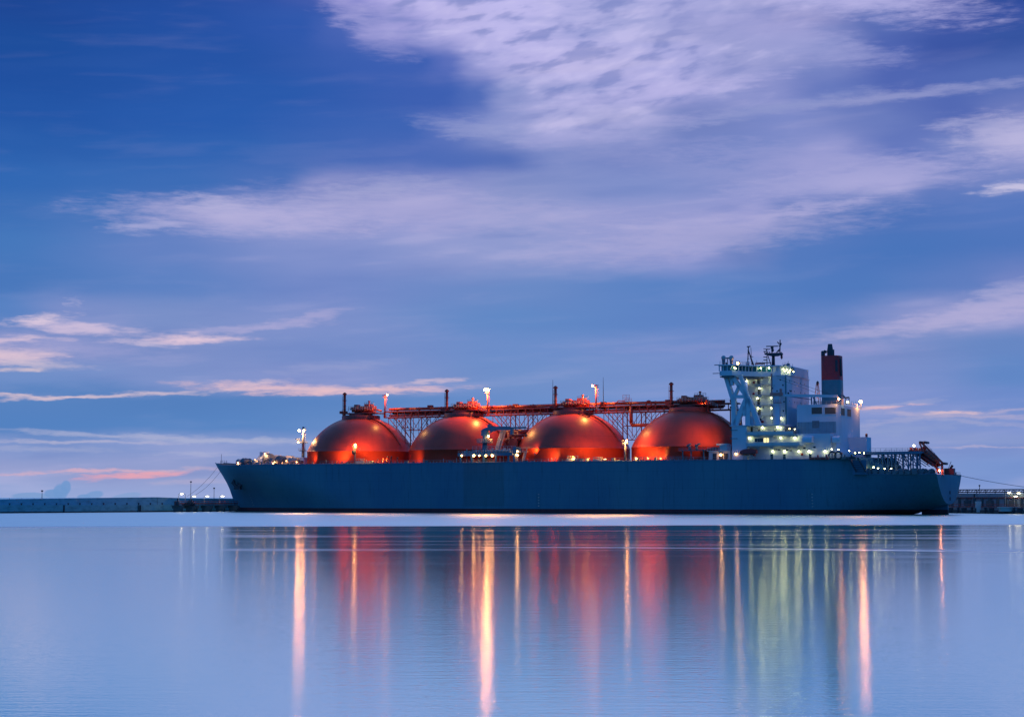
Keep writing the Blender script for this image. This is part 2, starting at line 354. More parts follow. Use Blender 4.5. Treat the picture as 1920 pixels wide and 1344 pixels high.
def hull_mat():
    m = bpy.data.materials.new('hull paint'); m.use_nodes = True; m.node_tree.nodes.clear(); b = NB(m.node_tree)
    tcn = b.n.new('ShaderNodeTexCoord').outputs['Object']
    x, y, z = b.sep(tcn)
    n1, _ = b.noise(b.vec(b.m('MULTIPLY', x, .05), b.m('MULTIPLY', y, .05), b.m('MULTIPLY', z, .02)), 1.0, 6, .6)
    n2, _ = b.noise(b.vec(b.m('MULTIPLY', x, 1.2), b.m('MULTIPLY', y, 1.2), b.m('MULTIPLY', z, .09)), 1.0, 5, .65)
    c = b.mix(b.rng(n1, .35, .7), (.078, .228, .315), (.058, .182, .290))
    c = b.mix(b.rng(n2, .50, .78, 0, .45), c, (.035, .085, .11))
    br = b.n.new('ShaderNodeTexBrick'); b.put(br.inputs['Vector'], b.vec(x, z, 0))
    br.inputs['Scale'].default_value = 1; br.inputs['Brick Width'].default_value = 11; br.inputs['Row Height'].default_value = 2.9
    br.inputs['Mortar Size'].default_value = .05; br.inputs['Mortar Smooth'].default_value = .6
    c = b.mix(b.m('MULTIPLY', br.outputs['Fac'], .34), c, (.02, .06, .09))
    # worn fender patch amidships under the manifold
    patch = b.m('MULTIPLY', b.m('MULTIPLY', b.rng(x, PA, PA + 1.2), b.rng(x, PB, PB - 1.2)), b.rng(z, 1.5, 3.0))
    c = b.mix(b.m('MULTIPLY', patch, .32), c, (.045, .095, .10))
    zz = b.m('ADD', z, b.m('MULTIPLY', b.m('SUBTRACT', n2, .5), .12))
    red = b.rng(zz, 1.62, 1.52)
    rc = b.mix(b.rng(n2, .4, .7), (.13, .028, .038), (.07, .02, .03))
    c = b.mix(red, c, rc)
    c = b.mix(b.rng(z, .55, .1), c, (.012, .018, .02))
    pr = b.n.new('ShaderNodeBsdfPrincipled'); b.put(pr.inputs['Base Color'], c)
    b.put(pr.inputs['Roughness'], b.rng(n1, .3, .7, .5, .6)); pr.inputs['Specular IOR Level'].default_value = .25
    bn = b.n.new('ShaderNodeBump'); bn.inputs['Strength'].default_value = .25; bn.inputs['Distance'].default_value = .03
    b.put(bn.inputs['Height'], b.m('SUBTRACT', n1, b.m('MULTIPLY', br.outputs['Fac'], .5))); b.l.new(bn.outputs[0], pr.inputs['Normal'])
    out = b.n.new('ShaderNodeOutputMaterial'); b.l.new(pr.outputs[0], out.inputs[0])
    return m
PA = P(866, 900, 23.5).x; PB = P(948, 900, 23.5).x
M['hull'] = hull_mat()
def dome_mat():
    m = bpy.data.materials.new('tank cover paint'); m.use_nodes = True; m.node_tree.nodes.clear(); b = NB(m.node_tree)
    tcn = b.n.new('ShaderNodeTexCoord').outputs['Object']
    x, y, z = b.sep(tcn)
    n1, _ = b.noise(tcn, .12, 6, .6)
    an = b.m('ARCTAN2', y, x)
    n2, _ = b.noise(b.vec(b.m('MULTIPLY', an, 14), b.m('MULTIPLY', z, .12), 0), 1.0, 4, .6)
    c = b.mix(b.rng(n1, .35, .7), (.80, .074, .042), (.66, .062, .038))
    c = b.mix(b.rng(n2, .55, .85, 0, .35), c, (.33, .035, .03))
    # plate seams: rings and meridians
    w1_ = b.m('ABSOLUTE', b.m('SUBTRACT', b.m('FRACT', b.m('MULTIPLY', z, .22)), .5))
    w2_ = b.m('ABSOLUTE', b.m('SUBTRACT', b.m('FRACT', b.m('MULTIPLY', an, 24 / 6.28318)), .5))
    seam = b.m('MAXIMUM', b.rng(w1_, .47, .5), b.rng(w2_, .485, .5))
    c = b.mix(b.m('MULTIPLY', seam, .18), c, (.2, .02, .02))
    pr = b.n.new('ShaderNodeBsdfPrincipled'); b.put(pr.inputs['Base Color'], c)
    b.put(pr.inputs['Roughness'], b.rng(n1, .3, .7, .33, .41)); pr.inputs['Specular IOR Level'].default_value = .26
    bn = b.n.new('ShaderNodeBump'); bn.inputs['Strength'].default_value = .2; bn.inputs['Distance'].default_value = .04
    b.put(bn.inputs['Height'], b.m('ADD', b.m('MULTIPLY', n1, 1.5), b.m('MULTIPLY', seam, -.4))); b.l.new(bn.outputs[0], pr.inputs['Normal'])
    out = b.n.new('ShaderNodeOutputMaterial'); b.l.new(pr.outputs[0], out.inputs[0])
    return m
M['dome'] = dome_mat()

# ------------------------------------------------------------------ water
def water():
    m = bpy.data.materials.new('harbour water'); m.use_nodes = True; m.node_tree.nodes.clear(); b = NB(m.node_tree)
    pos = b.n.new('ShaderNodeNewGeometry').outputs['Position']
    x, y, z = b.sep(pos)
    wob, _ = b.noise(b.vec(b.m('MULTIPLY', x, .006), b.m('MULTIPLY', y, .02)), 1.0, 5, .6)
    line = b.m('ADD', b.m('ADD', b.m('MULTIPLY', x, .16), 338), b.m('MULTIPLY', b.m('SUBTRACT', wob, .5), 26))
    far = b.rng(b.m('SUBTRACT', y, line), -9, 9)                       # breeze-ruffled strip under the ship
    st, _ = b.noise(b.vec(b.m('MULTIPLY', x, .010), b.m('MULTIPLY', y, .085)), 1.0, 4, .6)
    lanes = b.m('MULTIPLY', b.rng(st, .47, .66), b.rng(y, 110, 210))
    catr = b.m('ABSOLUTE', b.m('SUBTRACT', y, b.m('ADD', 187, b.m('ADD', b.m('MULTIPLY', b.m('MULTIPLY', x, x), -.006), b.m('MULTIPLY', wob, 10)))))
    cat = b.m('MULTIPLY', b.rng(catr, 3.0, .4), b.rng(x, -12, 6))
    near = b.rng(y, 190, 60)
    rgh = b.m('ADD', b.m('ADD', .112, b.m('MULTIPLY', far, .35)), b.m('ADD', b.m('MULTIPLY', lanes, .085), b.m('MULTIPLY', cat, .15)))
    gl = b.n.new('ShaderNodeBsdfAnisotropic'); gl.distribution = 'BECKMANN'; b.put(gl.inputs['Roughness'], rgh)
    gl.inputs['Color'].default_value = (.97, 1.0, 1.0, 1)
    iz = b.sep(b.n.new('ShaderNodeNewGeometry').outputs['Incoming'])[2]
    df = b.n.new('ShaderNodeBsdfDiffuse'); b.put(df.inputs[0], b.mix(b.rng(iz, .028, .12), (.10, .09, .045), (.15, .28, .11)))   # diffuse brightness added over the gloss, changing with view angle
    # short ripples, crests lying across the view
    r1, _ = b.noise(b.vec(b.m('MULTIPLY', x, .55), b.m('MULTIPLY', y, 2.4)), 1.0, 2, .5)
    r2, _ = b.noise(b.vec(b.m('MULTIPLY', x, .12), b.m('MULTIPLY', y, .6)), 1.0, 3, .5)
    r3, _ = b.noise(b.vec(b.m('MULTIPLY', x, 4.6), b.m('MULTIPLY', y, 6.5)), 1.0, 2, .5)
    bn = b.n.new('ShaderNodeBump'); bn.inputs['Strength'].default_value = 1.0; bn.inputs['Distance'].default_value = .0065
    b.put(bn.inputs['Height'], b.m('ADD', b.m('ADD', r1, b.m('MULTIPLY', r2, .5)), b.m('MULTIPLY', r3, b.m('MULTIPLY', near, .8))))
    b.l.new(bn.outputs[0], gl.inputs['Normal'])
    ms = b.n.new('ShaderNodeAddShader'); b.l.new(df.outputs[0], ms.inputs[0]); b.l.new(gl.outputs[0], ms.inputs[1])
    out = b.n.new('ShaderNodeOutputMaterial'); b.l.new(ms.outputs[0], out.inputs[0])
    S = 22000
    mb = MB(); mb.add([(-S, -300, 0), (S, -300, 0), (S, S, 0), (-S, S, 0)], [(0, 1, 2, 3)])
    tag(mb.build('water', m), kind='structure')
water()

# ------------------------------------------------------------------ the gas carrier
ship = empty('gas_carrier', None, (X0, Z0, 0), -TH)
tag(ship, 'long dark blue gas carrier with four orange red domes moored at the jetty', 'ship')
def part(name, mb, mat_, parent=None, label=None):
    cuts = [c for c in mb.c if 0 < c[0] < len(mb.v)]
    if cuts:
        cuts = [(0, 0)] + cuts + [(len(mb.v), len(mb.f))]
        for (v0, f0), (v1, f1) in zip(cuts, cuts[1:]):
            if v1 <= v0: continue
            k = MB(); k.v = mb.v[v0:v1]; k.f = [tuple(i - v0 for i in f) for f in mb.f[f0:f1]]; k.sm = mb.sm[f0:f1]
            o = part(name, k, mat_, parent, label)
        return o
    o = mb.build(name, M[mat_] if isinstance(mat_, str) else mat_, parent or ship)
    if label: o['label'] = label
    return o
TIP = P(404, 868, 0)
stem_pts = [P(404.5, 868, 0), P(418.4, 892.8, 0), P(430.5, 917, 0), P(437, 935.5, 0), P(440.3, 952, 0)]
def stem_s(z):
    pts = [(p.z, p.x) for p in stem_pts]
    if z >= pts[0][0]: return pts[0][1] - (z - pts[0][0]) * .5
    for (za, sa), (zb, sb) in zip(pts, pts[1:]):
        if z >= zb: return sa + (sb - sa) * (z - za) / (zb - za)
    return pts[-1][1]
ZD = P(1000, 866.5, 23.5).z                       # main deck edge
S_DROP = P(1590, 860, 23.5).x; S_LOW = P(1606, 888, 22.8).x
S_T = P(1756.5, 890, 19.0).x; ZA = P(1700, 889, 21).z
S_BEG = P(1500, 900, 23.5).x
def deck_z(s):
    if s < S_DROP:
        return ZD + (TIP.z - ZD) * (1 - smoothstep(TIP.x, TIP.x + 16, s)) 
    return ZD + (ZA - ZD) * min(1, (s - S_DROP) / (S_LOW - S_DROP))
S_WL = P(1710, 958, 4).x
def keel_z(s):
    if s < S_WL - 34: return -3.0
    if s < S_WL: return -3.0 + 3.0 * smoothstep(S_WL - 34, S_WL, s)
    return 3.4 * ((s - S_WL) / (S_T - S_WL)) ** .8
def half(s, z, e=None):
    zd = deck_z(s)
    h = 23.5
    if s < 75:
        e = (s - stem_s(z)) / (46 + 34 * (1 - smoothstep(-3, ZD, z)))
        e = min(1, max(0, e)); pw = .62 + .55 * (1 - smoothstep(0, ZD, z))
        h = 23.5 * math.sin(e * math.pi / 2) ** pw
    if s > S_BEG:
        k = smoothstep(S_BEG, S_T, s); zb = keel_z(s)
        q = max(0, min(1, (z - zb) / (zd - zb)))
        hm = 23.5 - 4.3 * smoothstep(S_T - 62, S_T, s)
        h = hm * (q ** (.02 + .36 * k) if q > 0 else 0)
    return h
NZ = 22
cols = []
S_MID0 = 75
for i in range(30):
    cols.append(('bow', (i / 30) ** 1.5))
ss = [S_MID0 + (S_BEG - S_MID0) * i / 12 for i in range(12)] + [S_BEG + (S_DROP - S_BEG) * i / 12 for i in range(12)]
ss += [S_DROP + (S_LOW - S_DROP) * i / 4 for i in range(4)] + [S_LOW + (S_T - S_LOW) * i / 22 for i in range(23)]
for s in ss: cols.append(('s', s))
hv, hf, hs = [], [], []
for kind, q in cols:
    for j in range(NZ):
        fz = j / (NZ - 1)
        if kind == 'bow':
            z = -3 + (ZD + 3) * fz
            s = stem_s(z) + (S_MID0 - stem_s(z)) * q
            zz = z + (deck_z(s) - ZD) * fz ** 3; s2 = s
            if q == 0 and j == NZ - 1: s2 = TIP.x
            hv.append((s2, half(s, z) if q > 0 else .05, zz))
        else:
            zb = keel_z(q); z = zb + (deck_z(q) - zb) * fz ** (1.0 + .9 * smoothstep(S_BEG, S_T, q))
            hv.append((q, half(q, z), z))
N = len(hv)
hv2 = [(x, -y, z) for x, y, z in hv]          # port
hb = MB()
fs = []
for i in range(len(cols) - 1):
    for j in range(NZ - 1):
        a = i * NZ + j; fs.append((a, a + 1, a + NZ + 1, a + NZ))
hb.add(hv2, [f[::-1] for f in fs], True); hb.add(hv, fs, True)
hb.add([hv[j] for j in range(NZ)] + [hv2[j] for j in range(NZ)], [(j, NZ + j, NZ + j + 1, j + 1) for j in range(NZ - 1)])
L = (len(cols) - 1) * NZ
hb.add([hv[L + j] for j in range(NZ)] + [hv2[L + j] for j in range(NZ)], [(j + 1, NZ + j + 1, NZ + j, j) for j in range(NZ - 1)])
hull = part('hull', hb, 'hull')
dk = MB(); top = [i * NZ + NZ - 1 for i in range(len(cols))]
dv = [(hv[t][0], hv[t][1] - .02 if hv[t][1] > .1 else hv[t][1], hv[t][2] - .06) for t in top]; dv2 = [(x, -y, z) for x, y, z in dv]
n = len(dv); dk.add(dv + dv2, [(i, i + 1, n + i + 1, n + i) for i in range(n - 1)])
part('deck', dk, 'deckgreen')
# rudder, bulwark cap, anchor, draught marks
rd = MB(); a = P(1729, 958, 0); b_ = P(1778, 958, 0)
rd.plate([(a.x, -2), (b_.x, -2), (b_.x, 3.9), (a.x + 2.5, 3.9), (a.x, 2.6)], -.75, .75)
part('rudder', rd, 'hull')
c1 = MB()
for sgn in (1, -1):
    c1.new(); pts = [Vector((x, sgn * y, z + .12)) for x, y, z in [hv[t] for t in top]][1:]
    for p, q in zip(pts, pts[1:]): c1.bar(p, q, .14, 5, caps=False)
part('rail_cap', c1, 'blue')
an = MB(); ac = P(442, 905, 12.0)
sA = ac.x; yA = -half(sA, ac.z) - .35
def fl(x, z, y=0): return (sA + x, yA + y, ac.z + z)
an.beam(fl(0, 2.2, .9), fl(.3, -2.0), .6, .7); an.beam(fl(-2.3, .3, .1), fl(.3, -2.2), .7, 1.1); an.beam(fl(2.6, .3, -.1), fl(.3, -2.2), .7, 1.1)
an.plate([(sA - 2.6, ac.z - .2), (sA - 1.6, ac.z + 1.7), (sA - .9, ac.z - .9)], yA - .3, yA + .3)
an.plate([(sA + 2.9, ac.z - .2), (sA + 1.9, ac.z + 1.7), (sA + 1.1, ac.z - .9)], yA - .5, yA + .1)
an.beam(fl(-1.2, -2.2), fl(1.8, -2.2), 1.1, .8)
part('anchor', an, 'dark')
hp = MB()
hp.lathe([(1.5, -.3), (1.9, .1), (1.3, .3)], n=18); hp_o = part('hawse_pipe', hp, 'dark')
hp_o.location = (sA + .2, yA + .9, ac.z + 2.1); hp_o.rotation_euler = (R(75), 0, R(-18))
mk = MB()
for yy in (923, 935):
    p = P(1778, yy, 0); mk.new().cb((S_T + .12, .2, p.z), (.15, .9, 1.1))
part('stern_fairlead', mk, 'dark')

mk = MB()
for px_, t_ in ((P(462, 940, 10), None), (P(1010, 940, 23.5), None), (P(1520, 940, 23.5), None)):
    for i in range(5):
        z = 2.4 + i * 1.0; yy = -half(px_.x, z) - .03; mk.new().box((px_.x - .25, yy - .02, z), (px_.x + .25, yy + .25, z + .42))
part('draught_mark', mk, 'lgrey')
# ---- tank covers
ZS = 23.1
def arc_prof(n=20):
    zc, RS = 14.4, 22.4; out = [(20.65, ZD - .2), (20.65, ZS - .3), (20.76, ZS - .28), (20.76, ZS - .1), (20.62, ZS)]
    a0 = math.asin((ZS - zc) / RS)
    for i in range(1, n + 1):
        a = a0 + (math.acos(5.5 / RS) - a0) * i / n
        out.append((RS * math.cos(a) * (1 + .0 * a), zc + RS * math.sin(a)))
    return out
dmb = MB(); dmb.lathe(arc_prof(), n=128)
CROWN = 14.4 + math.sqrt(22.4 ** 2 - 5.5 ** 2)
def dome_pt(s, y):
    r = math.hypot(s, y); r = min(r, 22); return 14.4 + math.sqrt(22.4 ** 2 - r * r)
tank_mesh = None; crown_meshes = None
SOD, SODL = [], []
def lamp_unit(parent, loc, r=.35, m='sod', name='lamp', n=6, watts=0, wc=(1, .44, .10)):
    """a housing with a glowing lens in it"""
    h = MB(); h.cb((loc[0], loc[1] + r * .55, loc[2] + r * .9), (r * 2.2, r * 1.3, r * .5)); h.bar((loc[0], loc[1] + r, loc[2] + r), (loc[0], loc[1] + r * 1.3, loc[2] + r * 2.2), r * .2, 4)
    ho = h.build(name, M['grey'], ship)
    g = MB(); g.ball((0, 0, 0), r, 8, 5); go = g.build('lens', M[m], ho); go.location = loc
    if watts:
        ld = bpy.data.lights.new('lamp_light', 'SPOT'); ld.energy = watts; ld.color = wc; ld.shadow_soft_size = r; ld.spot_size = R(158); ld.spot_blend = .25
        lo = bpy.data.objects.new('lamp_light', ld); COL.objects.link(lo); lo.parent = ho; lo.location = (loc[0], loc[1] - r * 1.5, loc[2] - r * .5)
    return ho
for k in range(4):
    if tank_mesh is None:
        t = part('tank_cover', dmb, 'dome'); tank_mesh = t.data
    else:
        t = bpy.data.objects.new('tank_cover', tank_mesh); COL.objects.link(t); t.parent = ship
    t.location = (45 * k, 0, 0)
    if crown_meshes is None:
        cm = []
        c = MB(); c.lathe([(7.4, dome_pt(7.4, 0) - .3), (7.4, CROWN + .7), (7.2, CROWN + .9)], n=32)
        c.cb((1, 0, CROWN + 1.75), (15, 8, .35)); c.cb((-7.3, -1, CROWN + 2.3), (2.4, 2.2, 1.0)); c.lathe([(4.6, CROWN + .5), (4.6, CROWN + 1.7)], n=20)
        for x in (-6, -3, 0, 3, 6, 8): c.bar((x, -3.6, CROWN - .4 - (abs(x) > 5) * .8), (x, -3.6, CROWN + 2.1), .14, 5)
        c.rail([(-6.2, -3.9, CROWN + 2.3), (8.4, -3.9, CROWN + 2.3)], 1.1, .05, 1.4)
        cm.append(('crown_platform', c, 'oranged', None))
        c = MB()
        for x, r, h in ((-2.6, .8, 1.9), (-1.0, .95, 2.4), (.8, .6, 1.7), (2.6, .8, 1.5), (4.3, .35, 4.2), (5.6, .5, 1.6)):
            c.bar((x, -1.2, CROWN + 2.3), (x, -1.2, CROWN + 2.3 + h), r, 10); c.bar((x, -1.2, CROWN + 2.0 + h), (x, -1.2, CROWN + 2.35 + h), r * 1.35, 10)
        c.path([(-2.6, -1.8, CROWN + 3.2), (1, -2.2, CROWN + 3.2), (3.4, -2.4, CROWN + 3.4), (6.2, -2.4, CROWN + 2.8)], .28)
        c.path([(-5.0, .4, CROWN + 3.6), (-1.4, .4, CROWN + 4.1), (2.6, .2, CROWN + 4.0), (5.6, .3, CROWN + 3.4), (9, .3, CROWN + 2.6)], .35)
        c.cb((1.4, 1.0, CROWN + 3.3), (8.4, 2.6, 2.7)); c.cb((3.0, 1.0, CROWN + 4.9), (3.0, 2.2, .9)); c.cb((-2.4, 1.0, CROWN + 4.8), (1.6, 2, 1.0))
        for x in (-1.8, -.4, 1.6, 3.2): c.lathe([(.15, 0), (.55, .05), (.55, .2), (.15, .25)], (x, -2.6, CROWN + 3.5), 10)
        cm.append(('valve_gear', c, 'orange', None))
        c = MB(); c.rail([(-3.4, -3.8, CROWN + 3.0), (8.2, -3.8, CROWN + 3.0)], 1.4, .075, 1.1, 3); c.rail([(2.4, -1.6, CROWN + 4.8), (6.6, -1.6, CROWN + 4.8)], 1.1, .075, 1.0, 2); c.rail([(8.2, -3.8, CROWN + 1.9), (11.5, -3.4, CROWN + .6)], 1.2, .07, 1.0, 2)
        cm.append(('crown_rail', c, 'lgrey', None))
        c = MB(); x = -6.0; zt = 45.2
        c.bar((x, -2.4, CROWN - .5), (x, -2.4, zt), .52, 12); c.bar((x, -2.4, zt), (x, -2.4, zt + .55), .95, 12, .7); c.bar((x, -2.4, zt + .55), (x, -2.4, zt + .9), .6, 12, .3)
        c.bar((x, -2.4, zt - 2.3), (x, -2.4, zt - 2.15), .95, 10); c.bar((x, -2.4, zt - 4.6), (x, -2.4, zt - 4.5), .8, 10)
        for dz in range(10): c.bar((x - .75, -2.7, zt - 1 - dz * .7), (x - .5, -2.7, zt - 1 - dz * .7), .05, 4)
        c.bar((x - .8, -2.7, zt - 8), (x - .8, -2.7, zt - .4), .06, 4)
        cm.append(('vent_mast', c, 'oranged', None))
        c = MB()                                           # inclined stair down the forward shoulder, walkway aft
        pts = [Vector((-(5 + i * 1.4), 3.0, dome_pt(5 + i * 1.4, 3) + .5)) for i in range(6)]
        for p, q in zip(pts, pts[1:]):
            c.beam(p, q, .9, .2); c.bar(p + Vector((0, -.4, 1)), q + Vector((0, -.4, 1)), .05, 4); c.bar(p, p + Vector((0, -.4, 1)), .05, 4)
        cm.append(('dome_stair', c, 'oranged', None)); c = MB()
        pts = [Vector((5 + i * 1.6, -3.2, dome_pt(5 + i * 1.6, 3.2) + .35)) for i in range(10)]
        for p, q in zip(pts, pts[1:]):
            c.beam(p, q, .9, .2); c.bar(p + Vector((0, -.4, 1)), q + Vector((0, -.4, 1)), .05, 4); c.bar(p, p + Vector((0, -.4, 1)), .05, 4)
        cm.append(('dome_stair', c, 'oranged', None))
        crown_meshes = [(n_, c_.build(n_, M[m_], t).data) for n_, c_, m_, _ in cm]
    else:
        for n_, me in crown_meshes:
            o = bpy.data.objects.new(n_, me); COL.objects.link(o); o.parent = t
# crown lamp masts
def light_mast(base, top, r, lamps, m='oranged', lm='sod', lr=.5, name='lamp_mast', ladder=True, watts=0):
    b = MB(); b.bar(base, top, r, 8, r * .75)
    bx, by, bz = base; tx, ty, tz = top
    b.bar((tx - 1.0, ty, tz - .15), (tx + 1.0, ty, tz - .15), .1, 4); b.cb((tx, ty, tz - .9), (1.6, 1.0, .12)); b.rail([(tx - .8, ty - .5, tz - .9), (tx + .8, ty - .5, tz - .9)], .9, .04, .8)
    if ladder:
        b.bar((bx + r + .45, by, bz), (tx + r + .45, ty, tz), .05, 4)
        k = int((tz - bz) / .6)
        for i in range(k): b.bar((bx + r, by, bz + i * .6), (bx + r + .45, by, bz + i * .6), .035, 4, caps=False)
    o = part(name, b, m)
    for i, (dx_, dy_, dz_) in enumerate(lamps):
        lamp_unit(o, (tx + dx_, ty + dy_, tz + dz_), lr, lm, watts=watts if i == 0 else 0)
    return o
Bz = CROWN + 1
p = P(722, 740, 0); light_mast((p.x, 0, CROWN), (p.x, 0, p.z), .32, [(1.3, -.6, -.1)], lr=.34, lm='sodl', watts=5000)
p = P(914.5, 733, 0); light_mast((p.x, 0, CROWN), (p.x, 0, p.z), .30, [(-.75, -.9, .3), (.75, -.9, .3), (0, -1.1, .5)], lr=.38, lm='sodx', watts=16000)
p = P(1117.5, 724, 0); light_mast((p.x, 0, CROWN), (p.x, 0, p.z + .5), .32, [(-1.1, -.6, -.3)], lr=.36, lm='sodl', watts=15000)
p = P(1325, 752, 0); light_mast((p.x, 0, CROWN), (p.x, 0, p.z), .2, [(-.8, -.5, -.3)], lr=.22, lm='sodl', watts=6500)

# ---- pipe bridge over the crowns
pb = MB()
S0 = P(724, 775, -3).x; S1 = P(1384, 760, -3).x
zb, zt = 36.2, 39.4; zw = P(850, 775, -3).z
zb = P(800, 781.5, -3).z; zt = P(800, 767, -3).z
for y in (1.4, 5.6):
    for z in (zb, zt - .8): pb.beam((S0, y, z), (S1, y, z), .35, .42)
k = int((S1 - S0) / 3)
for i in range(k + 1):
    s = S0 + (S1 - S0) * i / k
    pb.beam((s, 1.4, zb), (s, 1.4, zt - .8), .25, .3); pb.bar((s, 1.4, zb), (s, 5.6, zb), .12, 4); pb.bar((s, 1.4, zt - .8), (s, 5.6, zt - .8), .12, 4)
    if i < k and i % 2 == 0: pb.bar((s, 1.4, zb), (s + (S1 - S0) / k, 1.4, zt - .8), .09, 4)
pb.cb(((S0 + S1) / 2, 3.5, zt - .55), (S1 - S0, 4.0, .1))
bridge = part('pipe_bridge', pb, 'oranged')
pr_ = MB(); pr_.rail([(S0, 1.2, zt - .5), (S1, 1.2, zt - .5)], 1.1, .045, 2.2); part('handrail', pr_, 'oranged', bridge)
for (y, z, r) in ((2.0, zt + .15, .42), (3.2, zt + .1, .30), (4.4, zt + .25, .55), (1.9, zb + .75, .34), (3.3, zb + .9, .42), (4.6, zb + 1.6, .36)):
    q = MB(); pts = []
    s = S0 + 2
    while s < S1:
        pts.append((s, y, z + .12 * math.sin(s * .07 + y * 3))); s += 9
    q.path(pts, r, 8)
    s = S0 + 4
    while s < S1 - 2: q.bar((s, y, z), (s + .35, y, z), r * 1.35, 8); s += 9.7
    part('pipe', q, 'orange' if r > .35 else 'oranged', bridge)
jb = MB()
for px_, py_ in ((807, 763), (967, 761), (1131, 757), (1253, 753)):
    p = P(px_, py_, -2.5); jb.new().cb((p.x, 2.5, p.z), (1.9, 1.5, 1.4)); jb.bar((p.x, 2.5, zt - .5), (p.x, 2.5, p.z - .5), .15, 5)
part('junction_box', jb, 'oranged', bridge)
q = MB(); p = P(1218, 757, -2.5)
for i in range(20):
    a1, a2 = math.pi * i / 10, math.pi * (i + 1) / 10
    q.bar((p.x + 1.0 * math.cos(a1), 1.6, p.z + 1.0 * math.sin(a1)), (p.x + 1.0 * math.cos(a2), 1.6, p.z + 1.0 * math.sin(a2)), .32, 6)
part('hose_reel', q, 'orange', bridge)
q = MB(); p = P(1175, 750, -2)
for dz in (0, 1, 2): q.rail([(p.x - 1.3, 1.5, zt - .4 + dz * 1.2), (p.x + 1.3, 1.5, zt - .4 + dz * 1.2)], 1.2, .06, 1.3)
q.rail([(p.x - 1.3, 3.5, zt - .4 + 1.2), (p.x + 1.3, 3.5, zt - .4 + 1.2)], 1.2, .06, 1.3)
q.bar((p.x - 5, 1.5, zt - .6), (p.x - 3, 1.5, zt + 1.2), .16, 6); q.bar((p.x - 3, 1.5, zt + 1.2), (p.x - .5, 1.5, zt + 1.0), .16, 6)
part('bridge_platform', q, 'oranged', bridge)
q = MB(); p = P(1186, 775, -2.5); p2 = P(1186, 797.5, -2.5)
q.path([(p.x, 1.2, zt - 1), (p.x, 1.2, p2.z + .7), (p.x + .6, 1.2, p2.z), (p.x + 9, 1.2, p2.z)], .62, 10)
part('riser_pipe', q, 'orange', bridge)
for pxm, pyt in ((1036.5, 712), (1131, 707)):
    p = P(pxm, pyt, -3); q = MB(); q.bar((p.x, 3, zt - .5), (p.x, 3, zt + (p.z - zt) * .5), .16, 6, .11); q.bar((p.x, 3, zt + (p.z - zt) * .5), (p.x, 3, p.z), .11, 6, .05)
    part('whip_aerial', q, 'dark')
# trestles standing in the gaps between the covers
for k in range(4):
    c = 22.5 + 45 * k
    q = MB()
    if k < 3:
        for y in (1.4, 5.6):
            br_ = .13 if y < 2 else .10
            for x in (c - 11, c - 7.5, c + 7.5, c + 11): q.bar((x, y, zb), (x, y, dome_pt(22.5 - abs(x - c), y) - .2), br_, 5)
            for x in (c - 3.6, c + 3.6): q.bar((x, y, zb), (x, y, ZD), .22, 6)
            q.bar((c, y, zb), (c, y, zb - 9), br_, 5)
            for z in (zb - 5, zb - 10): q.bar((c - 3.6, y, z), (c + 3.6, y, z), br_, 4)
            for z in (zb, zb - 5): q.bar((c - 3.6, y, z), (c, y, z - 5), br_, 4); q.bar((c + 3.6, y, z), (c, y, z - 5), br_, 4)
            q.bar((c - 11, y, zb), (c - 3.6, y, zb - 8), .15, 5); q.bar((c + 11, y, zb), (c + 3.6, y, zb - 8), .15, 5)
            q.bar((c - 7.5, y, zb), (c - 3.6, y, zb - 5), br_, 4); q.bar((c + 7.5, y, zb), (c + 3.6, y, zb - 5), br_, 4)
            q.bar((c - 3.6, y, zb), (c - 7.5, y, zb - 4), br_, 4); q.bar((c + 3.6, y, zb), (c + 7.5, y, zb - 4), br_, 4)
        for z in (zb - 5, zb - 10):
            for x in (c - 3.6, c + 3.6): q.bar((x, 1.4, z), (x, 5.6, z), .12, 4)
    else:
        for x in (c - 8, c - 6.5, c - 4): q.bar((x, 1.4, zb), (x, 1.4, ZD), .2, 6)
    part('trestle', q, 'oranged', bridge)
# small hanging lamps under the first span
q = MB()
for x, z in ((742, 786), (748, 789), (756, 801), (763, 801), (770, 805)):
    p = P(x, z, -1); q.bar((p.x, 1.2, p.z), (p.x, 1.2, zb), .06, 4); q.bar((p.x, 1.2, p.z - .3), (p.x, 1.2, p.z + .4), .5, 8, .12)
part('hanging_fitting', q, 'oranged', bridge)

# ---- foredeck
fm = MB(); p0_ = P(566.5, 869, 4); p1_ = P(566.5, 857.5, 4); pt = P(566.5, 800, 4); y = -4.0; s = p0_.x
fm.plate([(s - 3.4, ZD), (s + 2.2, ZD), (s + 1.9, p1_.z), (s - .9, p1_.z)], y - 1.6, y + 1.6)
fmo = part('foremast', fm, 'white')
q = MB(); q.bar((s + .4, y, p1_.z - .2), (s + .4, y, pt.z), .62, 12, .42)
for py_, w_ in ((829.5, 2.2), (844.5, 1.7)):
    z = P(566, py_, 4).z; q.bar((s - w_ * .9, y, z), (s + w_, y, z), .16, 6); q.cb((s + .4, y, z - .1), (w_ * 1.6, 1.6, .18)); q.rail([(s - w_ * .8, y - .8, z), (s + w_, y - .8, z)], .9, .045, 1)
for i in range(16): q.bar((s + 1.0, y, p1_.z + i * .75), (s + 1.5, y, p1_.z + i * .75), .05, 4)
q.bar((s + 1.5, y, p1_.z), (s + 1.5, y, p1_.z + 12), .05, 4)
z = P(560, 823, 4).z; q.cb((s - 2.1, y, z), (2.2, .3, .28)); q.bar((s - 2.1, y, z), (s - 2.1, y, z - 1.2), .2, 6); q.bar((s - 2.6, y, z - 1.2), (s + .4, y, z - 1.3), .16, 6)
part('mast_pole', q, 'grey', fmo)
